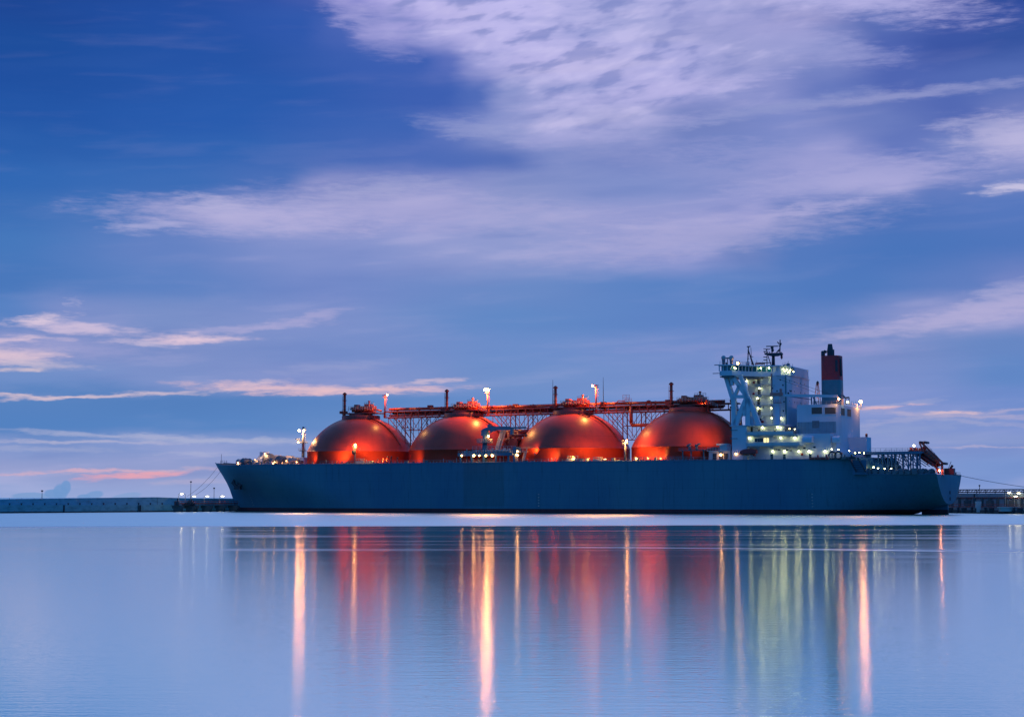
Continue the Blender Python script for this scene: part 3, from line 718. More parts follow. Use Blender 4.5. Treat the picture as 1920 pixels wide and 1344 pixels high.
for (x_, y_, r_) in ((561.5, 807, .55), (570, 807, .45)):
    p = P(x_, y_, 5); lamp_unit(fmo, (p.x, y - 1.1, p.z), r_ * .72, 'sodx', watts=9000 if x_ < 565 else 0, wc=(1, .5, .2))
p = P(558.5, 829, 5); lamp_unit(fmo, (p.x, y - .6, p.z), .34, 'sodl')
def winch(s, y, r, w_, mat_='grey', z=None, name='winch'):
    z = ZD if z is None else z
    q = MB()
    q.bar((s, y - w_ / 2, z + r + .3), (s, y + w_ / 2, z + r + .3), r * .55, 14)
    for dy in (-w_ / 2, 0, w_ / 2): q.bar((s, y + dy - .09, z + r + .3), (s, y + dy + .09, z + r + .3), r, 16)
    q.box((s - r * 1.2, y - w_ / 2 - .3, z), (s + r * 1.2, y + w_ / 2 + .3, z + .35)); q.box((s + r * .8, y - w_ / 4, z), (s + r * 1.9, y + w_ / 4, z + r * 1.3))
    q.bar((s - r * .2, y - w_ / 2, z), (s + .1, y - w_ / 2, z + r * 1.5), .16, 5)
    return part(name, q, mat_)
for px_, t_, r_, w_ in ((452, 4, 1.3, 3.5), (462, 9, 1.4, 4), (480, 8, 1.1, 3), (494, 2, 1.5, 4), (504, 7, 2.3, 2.2), (515, 12, 1.3, 4), (521, 4, 2.0, 3), (527, 14, 1.7, 3), (538, 9, 1.5, 4), (548, 15, 1.3, 3), (556, 6, 1.5, 4), (543, 2, 1.9, 3)):
    winch(P(px_, 868, t_).x, -t_, r_, w_, random.choice(['grey', 'lgrey', 'lgrey']))
q = MB(); p = P(495, 869, 6)
q.plate([(p.x - 5.5, ZD), (p.x + 1.8, ZD), (p.x + 1.8, P(497, 853, 6).z), (p.x - 1.3, P(497, 853, 6).z)], -7.2, -4.8); q.cb((p.x + .2, -6, P(497, 851, 6).z), (2.8, 2.6, 1.6))
part('deck_store', q, 'white')
q = MB()
for i in range(46):
    px_ = 445 + i * 2.7; t_ = random.choice((2, 6, 10, 13, 16)); s = P(px_, 868, t_).x
    if half(s, ZD) < t_ + 1: t_ = max(0, half(s, ZD) - 1.5)
    h = random.uniform(.6, 1.9) * (1 if px_ > 475 else .6); r_ = random.uniform(.2, .5)
    q.new().bar((s, -t_, ZD - .1), (s, -t_, ZD + h), r_, 8); q.bar((s, -t_, ZD + h), (s, -t_, ZD + h + .25), r_ * 1.5, 8)
    if i % 3 == 0: q.box((s - .9, -t_ - .6, ZD), (s + .6, -t_ + .6, ZD + h * .8))
part('bollard', q, 'lgrey')
q = MB()
for px_ in (412.5, 416, 419.5, 423): p = P(px_, 868, 1); q.bar((p.x, -.4, TIP.z - .4), (p.x, -.4, TIP.z + 1.1), .06, 4)
p = P(415, 867, 0); q.bar((p.x, 0, TIP.z - .3), (p.x, 0, TIP.z + 3.6), .08, 5); q.rail([(P(412, 868, 1).x, -.4, TIP.z - .2), (P(424, 868, 1).x, -.4, TIP.z - .2)], 1.1, .035, 3)
part('jackstaff', q, 'grey'); q = MB(); p = P(463, 860, 3); q.bar((p.x, -3, ZD), (p.x, -3, ZD + 2.8), .12, 5); q.bar((p.x, -3, ZD + 2.8), (p.x - .9, -3, ZD + 3.3), .12, 5)
part('davit', q, 'grey')
for px_, py_, t_ in ((446, 867, 6), (478, 862, 9), (496.5, 850, 8.6), (515, 866, 16), (537, 864, 16), (556, 866, 18)):
    p = P(px_, py_, t_); lamp_unit(ship, (p.x, -t_, p.z), .16, 'sodl', 'deck_lamp', watts=800, wc=(1, .5, .2))

# ---- deck edge gear beside the covers
q = MB()
s = P(600, 868, 22.9).x
while s < P(1370, 862, 22.9).x:
    q.bar((s, -22.9, ZD - .05), (s, -22.9, ZD + random.uniform(.5, .7) * (2.6 if random.random() < .1 else 1.1)), .11, 4)
    s += 1.35
q.rail([(P(600, 868, 22.9).x, -22.9, ZD), (P(1372, 862, 22.9).x, -22.9, ZD)], 1.15, .04, 2.7)
part('deck_rail', q, 'lgrey')
q = MB()
for px_, py_ in ((726, 857), (733, 857), (745, 859), (708, 862), (717, 861), (630, 865)):
    p = P(px_, py_, 22); q.new().bar((p.x, -22, ZD), (p.x, -22, p.z), .3, 8); q.bar((p.x, -22, p.z), (p.x + .4, -22, p.z + .2), .34, 8)
part('air_pipe', q, 'oranged')
def davit_box(px_, w_, h_, mt='grey'):
    p = P(px_, 868, 21.9); q = MB(); q.box((p.x - w_ / 2, -22.5, ZD), (p.x + w_ / 2, -21.3, ZD + h_ * .6))
    for i in range(5):
        x = p.x - w_ / 2 + w_ * i / 4; q.bar((x, -22.3, ZD), (x + .5, -22.3, ZD + h_), .08, 4)
    q.bar((p.x - w_ / 2, -22.3, ZD + h_), (p.x + w_ / 2 + .5, -22.3, ZD + h_), .08, 4); q.bar((p.x, -22, ZD + h_), (p.x + w_ * .8, -22, ZD + .3), .12, 4)
    return part('deck_stair', q, mt)
for a in ((675, 3.2, 2.0), (1073, 3.8, 2.1), (1120, 3.0, 1.6), (690, 1.6, 1.0)): davit_box(*a, mt='lgrey')
q = MB()
for px_ in (652, 697, 704, 762, 800, 845, 985, 1000, 1060, 1090, 1100, 1135, 1150, 1160, 1165, 1195, 1230, 1262):
    p = P(px_, 868, 22); q.new().box((p.x - random.uniform(.4, .9), -22.5, ZD), (p.x + random.uniform(.3, .8), -21.4, ZD + random.uniform(.5, 1.3)))
part('deck_locker', q, 'grey')
# deck edge lamp posts
p = P(668, 836, 21.8); o = light_mast((p.x - .6, -21.8, ZD), (p.x - .4, -21.8, p.z), .30, [(.35, -.7, .4)], 'grey', lr=.32, name='deck_light_post', ladder=False, watts=4000)
q = MB(); z_ = P(667, 847.5, 21.8).z; q.ball((p.x - .9, -22, z_), .85, 10, 8, 1.1); part('siren', q, 'dark', o)
p = P(1172, 827, 22.2); o = light_mast((p.x, -22.2, ZD), (p.x, -22.2, p.z + .4), .42, [(.85, -.6, -.3)], 'grey', lr=.32, name='deck_light_post', ladder=False, watts=5000)
# floodlights washing the tank skirts from the deck (their lenses hide behind the gear)
def flood(px_, py_, t_, tgt, power, size=75, name='floodlight', blend=.6, col=(1, .36, .10), r=.25, hang=False):
    power *= .40 if not hang else .6; p = P(px_, py_, t_); q = MB(); q.cb((0, 0, 0), (.5, .4, .35)); q.bar((0, 0, 0), (2.0, .6, 0) if hang else (0, 0, -(p.z - ZD) if p.z - ZD < 3 else -.6), .1, 5)
    o = q.build(name, M['grey'], ship); o.location = p
    ld = bpy.data.lights.new('flood_beam', 'SPOT'); ld.energy = power; ld.color = col; ld.spot_size = R(size); ld.spot_blend = blend; ld.shadow_soft_size = r
    lo = bpy.data.objects.new('flood_beam', ld); COL.objects.link(lo); lo.parent = o; lo.location = (0, .6, .75)
    d = Vector(tgt) - (p + Vector((0, .6, .75))); lo.rotation_euler = d.to_track_quat('-Z', 'Y').to_euler()
    return o
FL = 1.0
for px_, py_, t_, tgt, pw in ((642, 866, 23.3, (2, -19, 25), 3000), (700, 866, 23.3, (10, -17, 24), 3600), (722, 866, 23.3, (14, -15, 22), 5200), (586, 866, 21, (-15, -13, 24), 900),
        (775, 866, 23.3, (45 - 18, -11, 22), 1800), (1040, 864, 23.3, (90 - 8, -18, 24), 2200), (1075, 864, 23.3, (90, -19, 25), 3600), (1105, 864, 23.3, (96, -19, 24), 5200), (1135, 864, 23.3, (102, -17, 25), 5200), (1160, 864, 23.3, (107, -14, 24), 3000),
        (1192, 864, 23.3, (135 - 17, -11, 25), 3500), (1215, 864, 23.3, (135 - 11, -16, 24), 4600), (1238, 864, 23.3, (135 - 7, -18, 22), 3000)):
    flood(px_, py_, t_, tgt, pw, 165, blend=1.0, col=(1, .46, .10))
for px_, py_, t_, tgt, pw in ((663, 841, 22.6, (-2, -16, 26), 5000), (674, 841, 22.6, (12, -14, 25), 5600), (1168, 831, 23, (90 + 9, -15, 27), 6500), (1177, 831, 23, (135 - 9, -14, 27), 10000), (921, 826, 20, (45 + 14, -8, 30), 3500), (1003, 850, 22, (78, -12, 28), 3500)):  # hidden floods added at the lamp posts; last two are broad dome fill
    flood(px_, py_, t_, tgt, pw, 130, blend=1.0, col=(1, .46, .10))
# bridge-front floodlights wash the last cover from behind the wing
flood(1371, 822, 23.5, (135 + 9, -16, 28), 9000, 80, blend=1.0, col=(1, .46, .10), hang=True)
flood(1371, 806, 23.5, (135 + 2, -18, 26), 6000, 60, blend=1.0, col=(1, .46, .10), hang=True)
# ---- manifold platform with its crane
zp = P(900, 851.5, 22).z; sa = P(862, 851, 22).x; sb = P(964, 851, 22).x
q = MB(); q.box((sa, -23.3, zp - .35), (sb, -17, zp)); 
q.beam((sa, -23.45, zp - .1), (sb, -23.45, zp - .1), .3, 1.0)
for px_ in (864, 884.5, 907.5, 930, 953.5, 964): s = P(px_, 860, 23).x; q.beam((s, -23, ZD), (s, -23, zp - .3), .5, .62)
for px_ in (873, 895, 919, 942): s = P(px_, 860, 21).x; q.beam((s, -20, ZD), (s, -20, zp - .3), .3, .3)
q.box((P(961, 840, 22).x, -22, zp), (P(965, 840, 22).x + .6, -18, P(962, 837.5, 22).z))
man = part('manifold_platform', q, 'blue')
q = MB(); z2 = P(900, 843.5, 20).z; s2 = P(888, 840, 20).x
q.rail([(sa, -23.2, zp), (sb, -23.2, zp)], 1.2, .06, 1.7); q.rail([(s2, -20, zp), (s2, -20, zp)], 1.2)
q.box((s2, -21, z2 - .2), (sb, -18, z2)); q.rail([(s2, -21, z2), (sb, -21, z2)], 1.3, .07, 1.6)
s = s2
while s < sb: q.bar((s, -21, zp), (s, -21, z2), .14, 4); s += 2.8
s = sa + 1
while s < sb - 1:
    q.bar((s, -22, zp), (s, -22, zp + random.uniform(.8, 2.2)), random.uniform(.12, .35), 8)
    if random.random() < .5: q.cb((s + .6, -21.6, zp + .6), (.8, .8, 1.1))
    s += .95
part('platform_rail', q, 'lgrey', man)
q = MB()
for i, px_ in enumerate((934, 940, 946, 952, 958)):
    s = P(px_, 850, 21).x; q.new().path([(s, -16, zp + 1.1), (s, -22.6, zp + 1.1)], .38, 10); q.bar((s, -22.9, zp + 1.1), (s, -22.4, zp + 1.1), .62, 12)
part('manifold_pipe', q, 'lgrey', man)
q = MB()
for i, (xa, xb, za) in enumerate(((940, 968, 834), (948, 972, 826), (956, 980, 818), (938, 958, 826))):
    a = P(xa, za, 12); b2 = P(xb, za, 12)
    q.new().path([(a.x, -12, ZD), (a.x, -12, a.z - .5), (a.x + .8, -12, a.z + .3), (b2.x, -10, a.z + .3)], .55, 10)
for i in range(4):
    a = P(946 + i * 9, 812 - (i % 2) * 2, 6); q.new().path([(a.x, -6, ZD), (a.x, -6, a.z), (a.x + 4, -4, a.z + .4)], .8, 10)
a = P(940, 809, 5); b2 = P(978, 810, 5)
q.new().bar((a.x, -5, a.z), (b2.x, -5, a.z), .75, 10); q.bar((a.x, -5, a.z - 2), (b2.x, -5, a.z - 2), .5, 10)
q.box((P(958, 860, 12).x, -13, ZD), (P(972, 860, 12).x, -7, P(965, 822, 12).z))
part('crossover_pipe', q, 'oranged')
q = MB(); a = P(932, 842, 16); b2 = P(943, 806, 16); q.beam((a.x, -16, a.z), (b2.x, -16, b2.z), 1.0, 1.3); q.beam((a.x + 1.2, -16, a.z), (b2.x + 1.2, -16, b2.z), .1, .3); part('inclined_ladder', q, 'lgrey')
q = MB(); pc = P(909, 851, 19); s = pc.x; zt_ = P(909, 810, 19).z
q.bar((s, -19, ZD), (s, -19, P(909, 833, 19).z), 1.0, 14, .95); q.bar((s, -19, P(909, 833, 19).z), (s, -19, zt_), .85, 14, .8); q.cb((s, -19, zt_ - .3), (2.2, 1.8, 2.0))
crane = part('deck_crane', q, 'blue')
q = MB(); z = P(909, 829.5, 19).z; q.cb((s, -19, z), (4.2, 4.2, .2)); q.rail([(s - 2.1, -21.1, z), (s + 2.1, -21.1, z), (s + 2.1, -17, z), (s - 2.1, -17, z), (s - 2.1, -21.1, z)], 1.3, .08, .9)
part('crane_platform', q, 'lgrey', crane)
q = MB(); a = P(908, 807.5, 19); b2 = P(919, 802.5, 19); c2_ = P(958, 802.8, 18); d2 = P(988, 801.5, 17)
q.beam((a.x - .5, -19, a.z), (b2.x, -19, b2.z), 1.1, 1.2); q.beam((b2.x - .6, -19, b2.z), (c2_.x, -18.4, c2_.z), 1.1, 1.35); q.beam((c2_.x - .5, -18.4, c2_.z + .1), (d2.x, -17.6, d2.z), .6, .6)
e2 = P(927, 806, 19); q.beam((b2.x, -19, e2.z - .2), (e2.x + .5, -19, e2.z), .6, .8); g2 = P(916, 813, 19); q.bar((g2.x, -19, g2.z), (e2.x, -19, e2.z), .2, 6); q.cb((b2.x - .3, -19, b2.z + .9), (1.1, 1.2, .9))
q.cb((P(961, 808, 18).x, -18.4, P(961, 808, 18).z), (1.0, 1.0, 2.4))
part('jib', q, 'blue', crane)
q = MB(); q.bar((d2.x - .4, -17.6, d2.z), (d2.x - .2, -17.6, P(988, 818, 17).z), .06, 4); q.bar((d2.x - .1, -17.6, P(988, 819, 17).z), (d2.x + .1, -17.6, P(988, 812, 17).z), .5, 8, .1)
part('crane_hook', q, 'dark', crane)
p = P(915.8, 818, 20.5); lamp_unit(crane, (p.x, -20.5, p.z), .36, 'sod')
for x_, r_ in ((865.8, .3), (888.3, .42), (898.6, .26), (911, .34), (923, .42)):
    p = P(x_, 854, 23.8); lamp_unit(man, (p.x, -23.8, p.z), r_, 'sodl')
q = MB(); a = P(969, 864, 21).x; b2 = P(983, 864, 21).x; z = P(970, 838, 21).z
q.box((a - .3, -21.6, ZD), (a + .1, -20, z)); q.beam((a + 4, -21.4, P(975, 846, 21).z), (b2, -21.4, ZD + .3), .2, .35); q.beam((a + 3, -20.6, P(975, 846, 21).z), (b2 - 1, -20.6, ZD + .3), .2, .35)
for i in range(9): q.bar((a + 4 + (b2 - a - 4) * i / 9, -21.4, P(975, 846, 21).z - 2.6 * i / 9), (a + 4 + (b2 - a - 4) * i / 9, -20.6, P(975, 846, 21).z - 2.6 * i / 9 + 1), .07, 4)
q.box((a, -21.4, P(970, 846, 21).z - .2), (a + 4, -20, P(970, 846, 21).z)); q.rail([(a, -21.4, P(970, 846, 21).z), (a + 4, -21.4, P(970, 846, 21).z)], 1.1, .06, 1.2)
o = part('gangway_stair', q, 'lgrey')
for x_, y_ in ((968.8, 852), (970.5, 853.5), (970.3, 846)):
    p = P(x_, y_, 21.9); lamp_unit(o, (p.x, -21.9, p.z), .3, 'sodl')
# monitor tower by the fourth cover and the low house before the superstructure
q = MB(); a = P(1288, 845, 22); 
for dx_ in (-1.5, 1.5, 6): q.beam((a.x + dx_, -22, ZD), (a.x + dx_, -22, a.z), .3, .4)
q.box((a.x - 2.6, -22.8, a.z), (a.x + 7, -20.5, a.z + .25)); q.rail([(a.x - 2.6, -22.8, a.z), (a.x + 7, -22.8, a.z)], 1, .06, 1.2)
q.bar((a.x + 1, -22, a.z), (a.x + 1, -22, a.z + 1.6), .5, 8); q.bar((a.x + 3.5, -22, a.z), (a.x + 3.5, -22, a.z + 1.8), .45, 8); q.bar((a.x, -22.2, a.z + 1.6), (a.x + 1.6, -22.4, a.z + 2.3), .3, 8); q.bar((a.x + 3, -22.2, a.z + 1.7), (a.x + 4.8, -22.4, a.z + 2.3), .3, 8)
q.rail([(P(1190, 864, 22.6).x, -22.6, ZD + .4), (P(1288, 864, 22.6).x, -22.6, ZD + .4)], 1.1, .06, 1.2)
q.box((P(1190, 864, 22.6).x, -22.8, ZD + .2), (P(1288, 864, 22.6).x, -21, ZD + .4))
part('fire_monitor', q, 'grey')
q = MB(); a = P(1331, 862, 20).x; b2 = P(1371, 862, 20).x; z = P(1350, 846, 20).z
q.box((a, -21, ZD), (b2, -14, z)); q.box((a - .4, -21.6, z), (b2 + .3, -14, z + .25)); q.rail([(a - .3, -21.5, z + .25), (b2, -21.5, z + .25)], 1.0, .06, 1.0)
q.box((a + 3.5, -20, z + .25), (a + 6.2, -16, z + 2.4)); q.box((a + 2.5, -20.5, z + 2.0), (a + 6.2, -17, z + 2.6))
dh = part('deck_house', q, 'whited')
q = MB(); 
for x_ in (1340, 1352, 1361): p = P(x_, 855, 21.1); q.new().box((p.x - .7, -21.08, ZD + .1), (p.x + .7, -21.0, z - .7))
part('house_door', q, 'dark', dh)
p = P(1351.5, 852.5, 21.6); lamp_unit(dh, (p.x, -21.6, p.z), .4, 'sodl')
p = P(1380, 850.5, 22.9); lamp_unit(ship, (p.x, -22.9, p.z), .26, 'sodl', 'deck_lamp')

# ---- superstructure
def fx(px_, t_, py_=800): return P(px_, py_, t_).x
def fz(px_, py_, t_): return P(px_, py_, t_).z
sup = ship
TB = 22.6                                        # port face of the lower house
zA = fz(1400, 798.5, TB); 
xa, xb = fx(1372, TB), fx(1400, TB); xT = fx(1475.5, 13.2, 760); 
# lower front house
q = MB(); q.box((xa, -TB, ZD), (xb, TB, zA)); q.box((xa - .6, -TB - .25, zA), (xb + .4, TB + .25, zA + .3))
q.box((xb, -19.5, ZD), (fx(1556, 20), 19.5, fz(1480, 813.5, 20)))
part('lower_house', q, 'white', sup)
# middle storeys (between the lower house roof and y=798 slab)
xM = fx(1470, 18, 805)
q = MB(); q.box((xb, -18.4, fz(1480, 813.5, 20)), (xM, 18.4, zA)); q.box((xb, -TB - .25, zA), (xM + 1.2, TB + .25, zA + .3))
part('middle_storey', q, 'white', sup)
# accommodation tower
zT = fz(1475, 703.6, 13.2); xF = fx(1399, 13.2)
q = MB(); q.box((xF, -11.2, zA + .3), (xT - 5.0, 11.2, zT)); q.box((xT - 5.0, -13.2, zA + .3), (xT, 13.2, zT - .01))
q.box((xT - 5.2, -13.4, zT), (xT + .25, 13.4, zT + .22))
tower = part('accommodation_tower', q, 'white', ship); sup = tower
q = MB(); q.bar((xT - .3, -13.4, zA), (xT - .3, -13.4, zT - .3), .22, 6); q.bar((xT - 5.1, -13.5, zA + 1), (xT - 5.1, -13.5, zT - .5), .10, 6)
part('drain_pipe', q, 'teal', sup)
q = MB(); q.beam((xT - 5.2, -13.3, fz(1452, 742, 13.3)), (xT - 5.2, -13.3, fz(1452, 700, 13.3)), .4, .35); part('ladder_rail', q, mat('ladder paint with painted pink light', (.6, .25, .2), .5), sup)  # pink of the lamp light is put into the rail's colour
# side balconies with landings, doors and lamps
Ys = (720.8, 740.3, 759.6, 778.6)
q = MB(); q3 = MB(); xl = fx(1411, 13.2); xr = xT - 5.2
for py_ in Ys:
    z = fz(1430, py_, 13.2); q.new().box((xl, -13.6, z - .12), (xr, -11.1, z + .12)); q.rail([(xl, -13.5, z + .1), (xr, -13.5, z + .1)], 1.0, .03, 1.5)
for py_ in Ys + (703.5,):
    z = fz(1430, py_, 13.2)
    for px_ in (1444, 1418): x = fx(px_, 12); q3.new().plate([(x, z - .1), (x + 2.6, z - .1), (x + 1.9, z - 1.0)], -13.3, -11.2)
part('balcony', q, 'whited', sup); part('bracket', q3, 'whited', sup)
q = MB()
for px_, py_ in ((1422.5, 716), (1423.3, 735.6), (1422.5, 753.5), (1423.6, 773), (1425, 790)):
    p = P(px_, py_, 11.3); q.new().box((p.x - .5, -11.26, p.z - 1.1), (p.x + .5, -11.15, p.z + 1.0))
part('door', q, 'dark', sup)
q = MB()
for px_, py_ in ((1413.5, 717.5), (1413, 738), (1413, 758), (1430, 790.5)):
    p = P(px_, py_, 12); q.new().bar((p.x, -12.2, p.z), (p.x, -11.9, p.z), .42, 12)
part('life_ring', q, 'boatred', sup)
cnt = 0
def dlamp(px_, py_, t_, r_=.30, m='wht', par=None):
    p = P(px_, py_, t_); return lamp_unit(par or sup, (p.x, -t_, p.z), r_ * .66, m, 'door_lamp')
for px_, py_ in ((1420, 708.5), (1423.8, 728), (1420, 746.5), (1421.3, 765.2)): dlamp(px_, py_, 12.0, .33)
for px_, py_ in ((1446.5, 708), (1448.3, 727.3), (1446.3, 745.8), (1446.8, 765), (1447, 783.5), (1464.5, 784)): dlamp(px_, py_, 12.4 if px_ < 1460 else 13.9, .33)
dlamp(1400, 714.3, 12.0, .28)
for px_, py_ in ((1404.6, 802), (1429.5, 801.5), (1458, 800.8)): dlamp(px_, py_, 19.2, .34)
dlamp(1464, 801.8, 19.4, .22); dlamp(1480.5, 803.5, 17, .24); dlamp(1490, 804.2, 17, .24)
for px_, py_ in ((1405.4, 821), (1463.6, 820.5)): dlamp(px_, py_, 20.3, .34)
dlamp(1490.5, 820.5, 20.3, .46)
for px_, r_ in ((1449, .36), (1471, .42), (1497.5, .38), (1517, .46), (1546.7, .40)): dlamp(px_, 846, 20.3, r_)
for px_, py_, r_ in ((1559.5, 842, .26), (1572, 842.8, .26), (1592.3, 845, .26), (1603.5, 849, .26), (1611.3, 848.5, .26), (1620, 849.3, .26), (1393.5, 846.5, .2)): dlamp(px_, py_, 20.6, r_)
# slabs of the lower decks
q = MB()
for py_, x1_ in ((814.5, 1494), (835, 1506)):
    z = fz(1450, py_, 22); q.new().box((fx(1399, 22), -22.4, z - .3), (fx(x1_, 22), -18.2, z)); q.box((fx(1399, 22), -22.6, z), (fx(x1_ - 6, 22), -22.45, z + 1.0))
    for px_ in (1412, 1437, 1470, 1482): x = fx(px_, 20.5); q.plate([(x, z - .3), (x + 3.0, z - .3), (x + 2.4, z - 1.1)], -21.6, -21.2)
part('side_deck', q, 'whited', ship)
q = MB()
for px_, w_ in ((1417.5, .45), (1423.3, .5), (1428.3, .5)): p = P(px_, 825, 19.6); q.new().box((p.x - w_, -19.62, p.z - .6), (p.x + w_, -19.5, p.z + .6))
for px_, py_ in ((1422.5, 806.5), (1453, 807), (1448, 728), (1478, 737), (1483, 733)): p = P(px_, py_, 18.5 if py_ > 800 else 13.3); yy = -18.5 if py_ > 800 else -13.3; q.new().bar((p.x, yy - .02, p.z), (p.x, yy + .1, p.z), .32, 10)
p = P(1408.5, 808.5, 18.5); q.new().box((p.x - .5, -18.46, p.z - 1.6), (p.x + .5, -18.38, p.z + 1.4))
for px_ in (1447, 1470.5, 1519): p = P(px_, 855, 19.6); q.new().box((p.x - .45, -19.58, ZD), (p.x + .45, -19.5, ZD + 2))
for px_, py_ in ((1455, 843), (1461, 843), (1476, 843.5), (1482, 844.5), (1527, 838), (1508, 840)): p = P(px_, py_, 19.6); q.new().box((p.x - .4, -19.6, p.z - .25), (p.x + .4, -19.5, p.z + .25))
part('window', q, 'glass', sup)
q = MB()
for px_, w_ in ((1434.3, .45), (1439.6, .28)): p = P(px_, 825, 19.6); q.new().box((p.x - w_, -19.64, p.z - .8), (p.x + w_, -19.5, p.z + .7))
part('window', q, 'litwin', sup, 'lit yellow window')
# portholes on the tower, port and aft faces
q = MB()
for px_, py_ in ((1463, 712), (1457, 733), (1470, 753), (1456, 762), (1469, 770), (1468, 722)):
    p = P(px_, py_, 13.2); q.new().bar((p.x, -13.24, p.z), (p.x, -13.1, p.z), .28, 8)
for i, py_ in enumerate((714, 732, 752)):
    for yy in (-10, -4.5, 3, 8):
        z = fz(1480, py_, 11); q.new().bar((xT - .1, yy, z), (xT + .04, yy, z), .3, 8)
part('porthole', q, 'glass', sup)
# bridge with wing
zr = fz(1350, 684.2, 23.5); zf = fz(1350, 700, 23.5); zc = fz(1350, 693, 23.5)
w0 = fx(1349, 24, 690); w1x = fx(1372, 24, 690)
fw = w0
aft = [(w1x, -24), (fx(1392, 20, 690), -20), (fx(1410, 16.5, 690), -16.5), (fx(1428, 14, 690), -14), (fx(1447, 12.8, 690), -12.8), (fx(1464, 12.6, 690), -12.6)]
poly = [(fw, -24)] + aft; poly = poly + [(x, -y) for x, y in poly[::-1]]
q = MB(); q.prism(poly, zf - .8, zf + .8)
inner = lambda d: [(fw + d, -24 + d)] + [(x - d, y + d) for x, y in aft] 
pin = inner(.5); pin = pin + [(x, -y) for x, y in pin[::-1]]
zg0, zg1 = zf + .8, zr - .35
def grow(d):
    pp = [(fw - d, -24 - d)] + [(x + d, y - d) for x, y in aft]; return pp + [(x, -y) for x, y in pp[::-1]]
q.prism(grow(.35), zg1, zr)
br = part('bridge', q, 'white', ship)
q = MB(); q.prism(pin, zg0 - .01, zg1 + .01); part('bridge_window', q, 'cyang', br)
q = MB()
ed = [(fw, -24)] + aft
for (xa_, ya_), (xb_, yb_) in zip(ed, ed[1:]):
    L_ = math.hypot(xb_ - xa_, yb_ - ya_); k = max(1, round(L_ / 1.5))
    for i in range(k + 1): x = xa_ + (xb_ - xa_) * i / k; y = ya_ + (yb_ - ya_) * i / k; q.new().box((x - .13 - .15, y + .05, zg0 - .1), (x + .13 - .15, y + .48, zg1 + .1))
q.box((fx(1447, 12.8, 690), -12.4, zg0 - .3), (fx(1462, 12.8, 690), -10, zg1 + .2))
part('window_post', q, 'white', br)
q = MB(); z = fz(1350, 699.5, 24.5); q.bar((fw - 2.4, -24, z), (fw + .5, -24, z), .13, 5); q.bar((fw - 1.8, -24, fz(1350, 684, 24)), (fw + 1, -24, fz(1350, 684, 24)), .14, 5)
z = fz(1355, 706.5, 24); q.bar((fw, -23.5, z), (fw + 2, -23.5, z), .2, 5); q.prism([(fw + .6, -23.6), (w1x - .5, -23.6), (fx(1400, 18, 700), -17), (fx(1430, 13, 700), -12), (fw + .6, -12)], zf - 1.5, zf - .82)
part('wing_soffit', q, 'grey', br)
# after end of bridge deck with its lit recess
x0_, x1_ = fx(1462, 12.4, 690), fx(1489, 12.4, 695); zb0 = zT + .22; 
q = MB(); q.box((x0_ - 3, -10.5, zb0), (x1_ - 1.8, 10.5, zb0 + 3.0)); q.box((x0_ - 4, -12.4, zb0 + 3.0), (x1_ - 2.2, 12.4, zb0 + 3.2)); q.rail([(x0_ - 3, -12.3, zb0), (xT, -12.9, zb0), (xT, 12.9, zb0)], 1.1, .05, 1.6)
part('bridge_house', q, 'white', ship)
for px_, py_ in ((1426.5, 690.3), (1441.8, 689.9)): dlamp(px_, py_, 14.6 if px_ < 1430 else 13.4, .33)
for px_, py_ in ((1376.8, 689.5), (1379.5, 690.5)): dlamp(px_, py_, 23.2, .22)
for px_, py_ in ((1459, 691.5), (1463.5, 691.5), (1468.8, 692), (1475.5, 693), (1482, 694), (1487.7, 697), (1471, 696), (1478, 697.5)): dlamp(px_, py_, 11.6, .24)
# support frame of the bridge wing
def fr(a, b2, w_, t_=21.5, th=1.5):
    p, q2 = P(*a, t_), P(*b2, t_); return (p.x, -t_, p.z), (q2.x, -t_, q2.z), th, w_
q = MB()
for a, b2, w_ in (((1360.5, 704), (1374.5, 750), 1.25), ((1376, 748), (1376.5, 799), 1.5), ((1372, 703), (1404, 749), 1.3), ((1404, 747), (1424, 798), 1.4), ((1388, 703), (1402, 744), 1.1), ((1375, 743.5), (1402, 743.5), 1.1),
                  ((1401, 746), (1379, 797), 1.7), ((1403, 748), (1403, 799), 1.7), ((1387, 722), (1378, 742), .9), ((1370, 706), (1374, 722), .9), ((1358, 704.5), (1392, 704.5), .8), ((1397, 762), (1397, 780), 1.2)):
    q.beam(*fr(a, b2, w_))
part('wing_support', q, 'white', ship)
q = MB()
for a, b2, w_ in (((1362, 704), (1378, 750), .9), ((1378, 748), (1390, 799), .9)): q.beam(*fr(a, b2, w_, -20, 1.2))
part('wing_support', q, 'white', ship)
q = MB(); p = P(1384, 792, 20); q.lathe([(1.1, 0), (.9, 1.6), (.1, 2.6)], (p.x, -20, zA + .3), 12); part('liferaft_float', q, 'boatred', ship)
for px_ in (1407, 1411): 
    q = MB(); p = P(px_, 797, 21); q.bar((p.x, -21, zA + .3), (p.x, -21, zA + 2.4), .5, 10); q.ball((p.x, -21, zA + 2.4), .5, 10, 6); part('vent_cowl', q, 'white', ship)
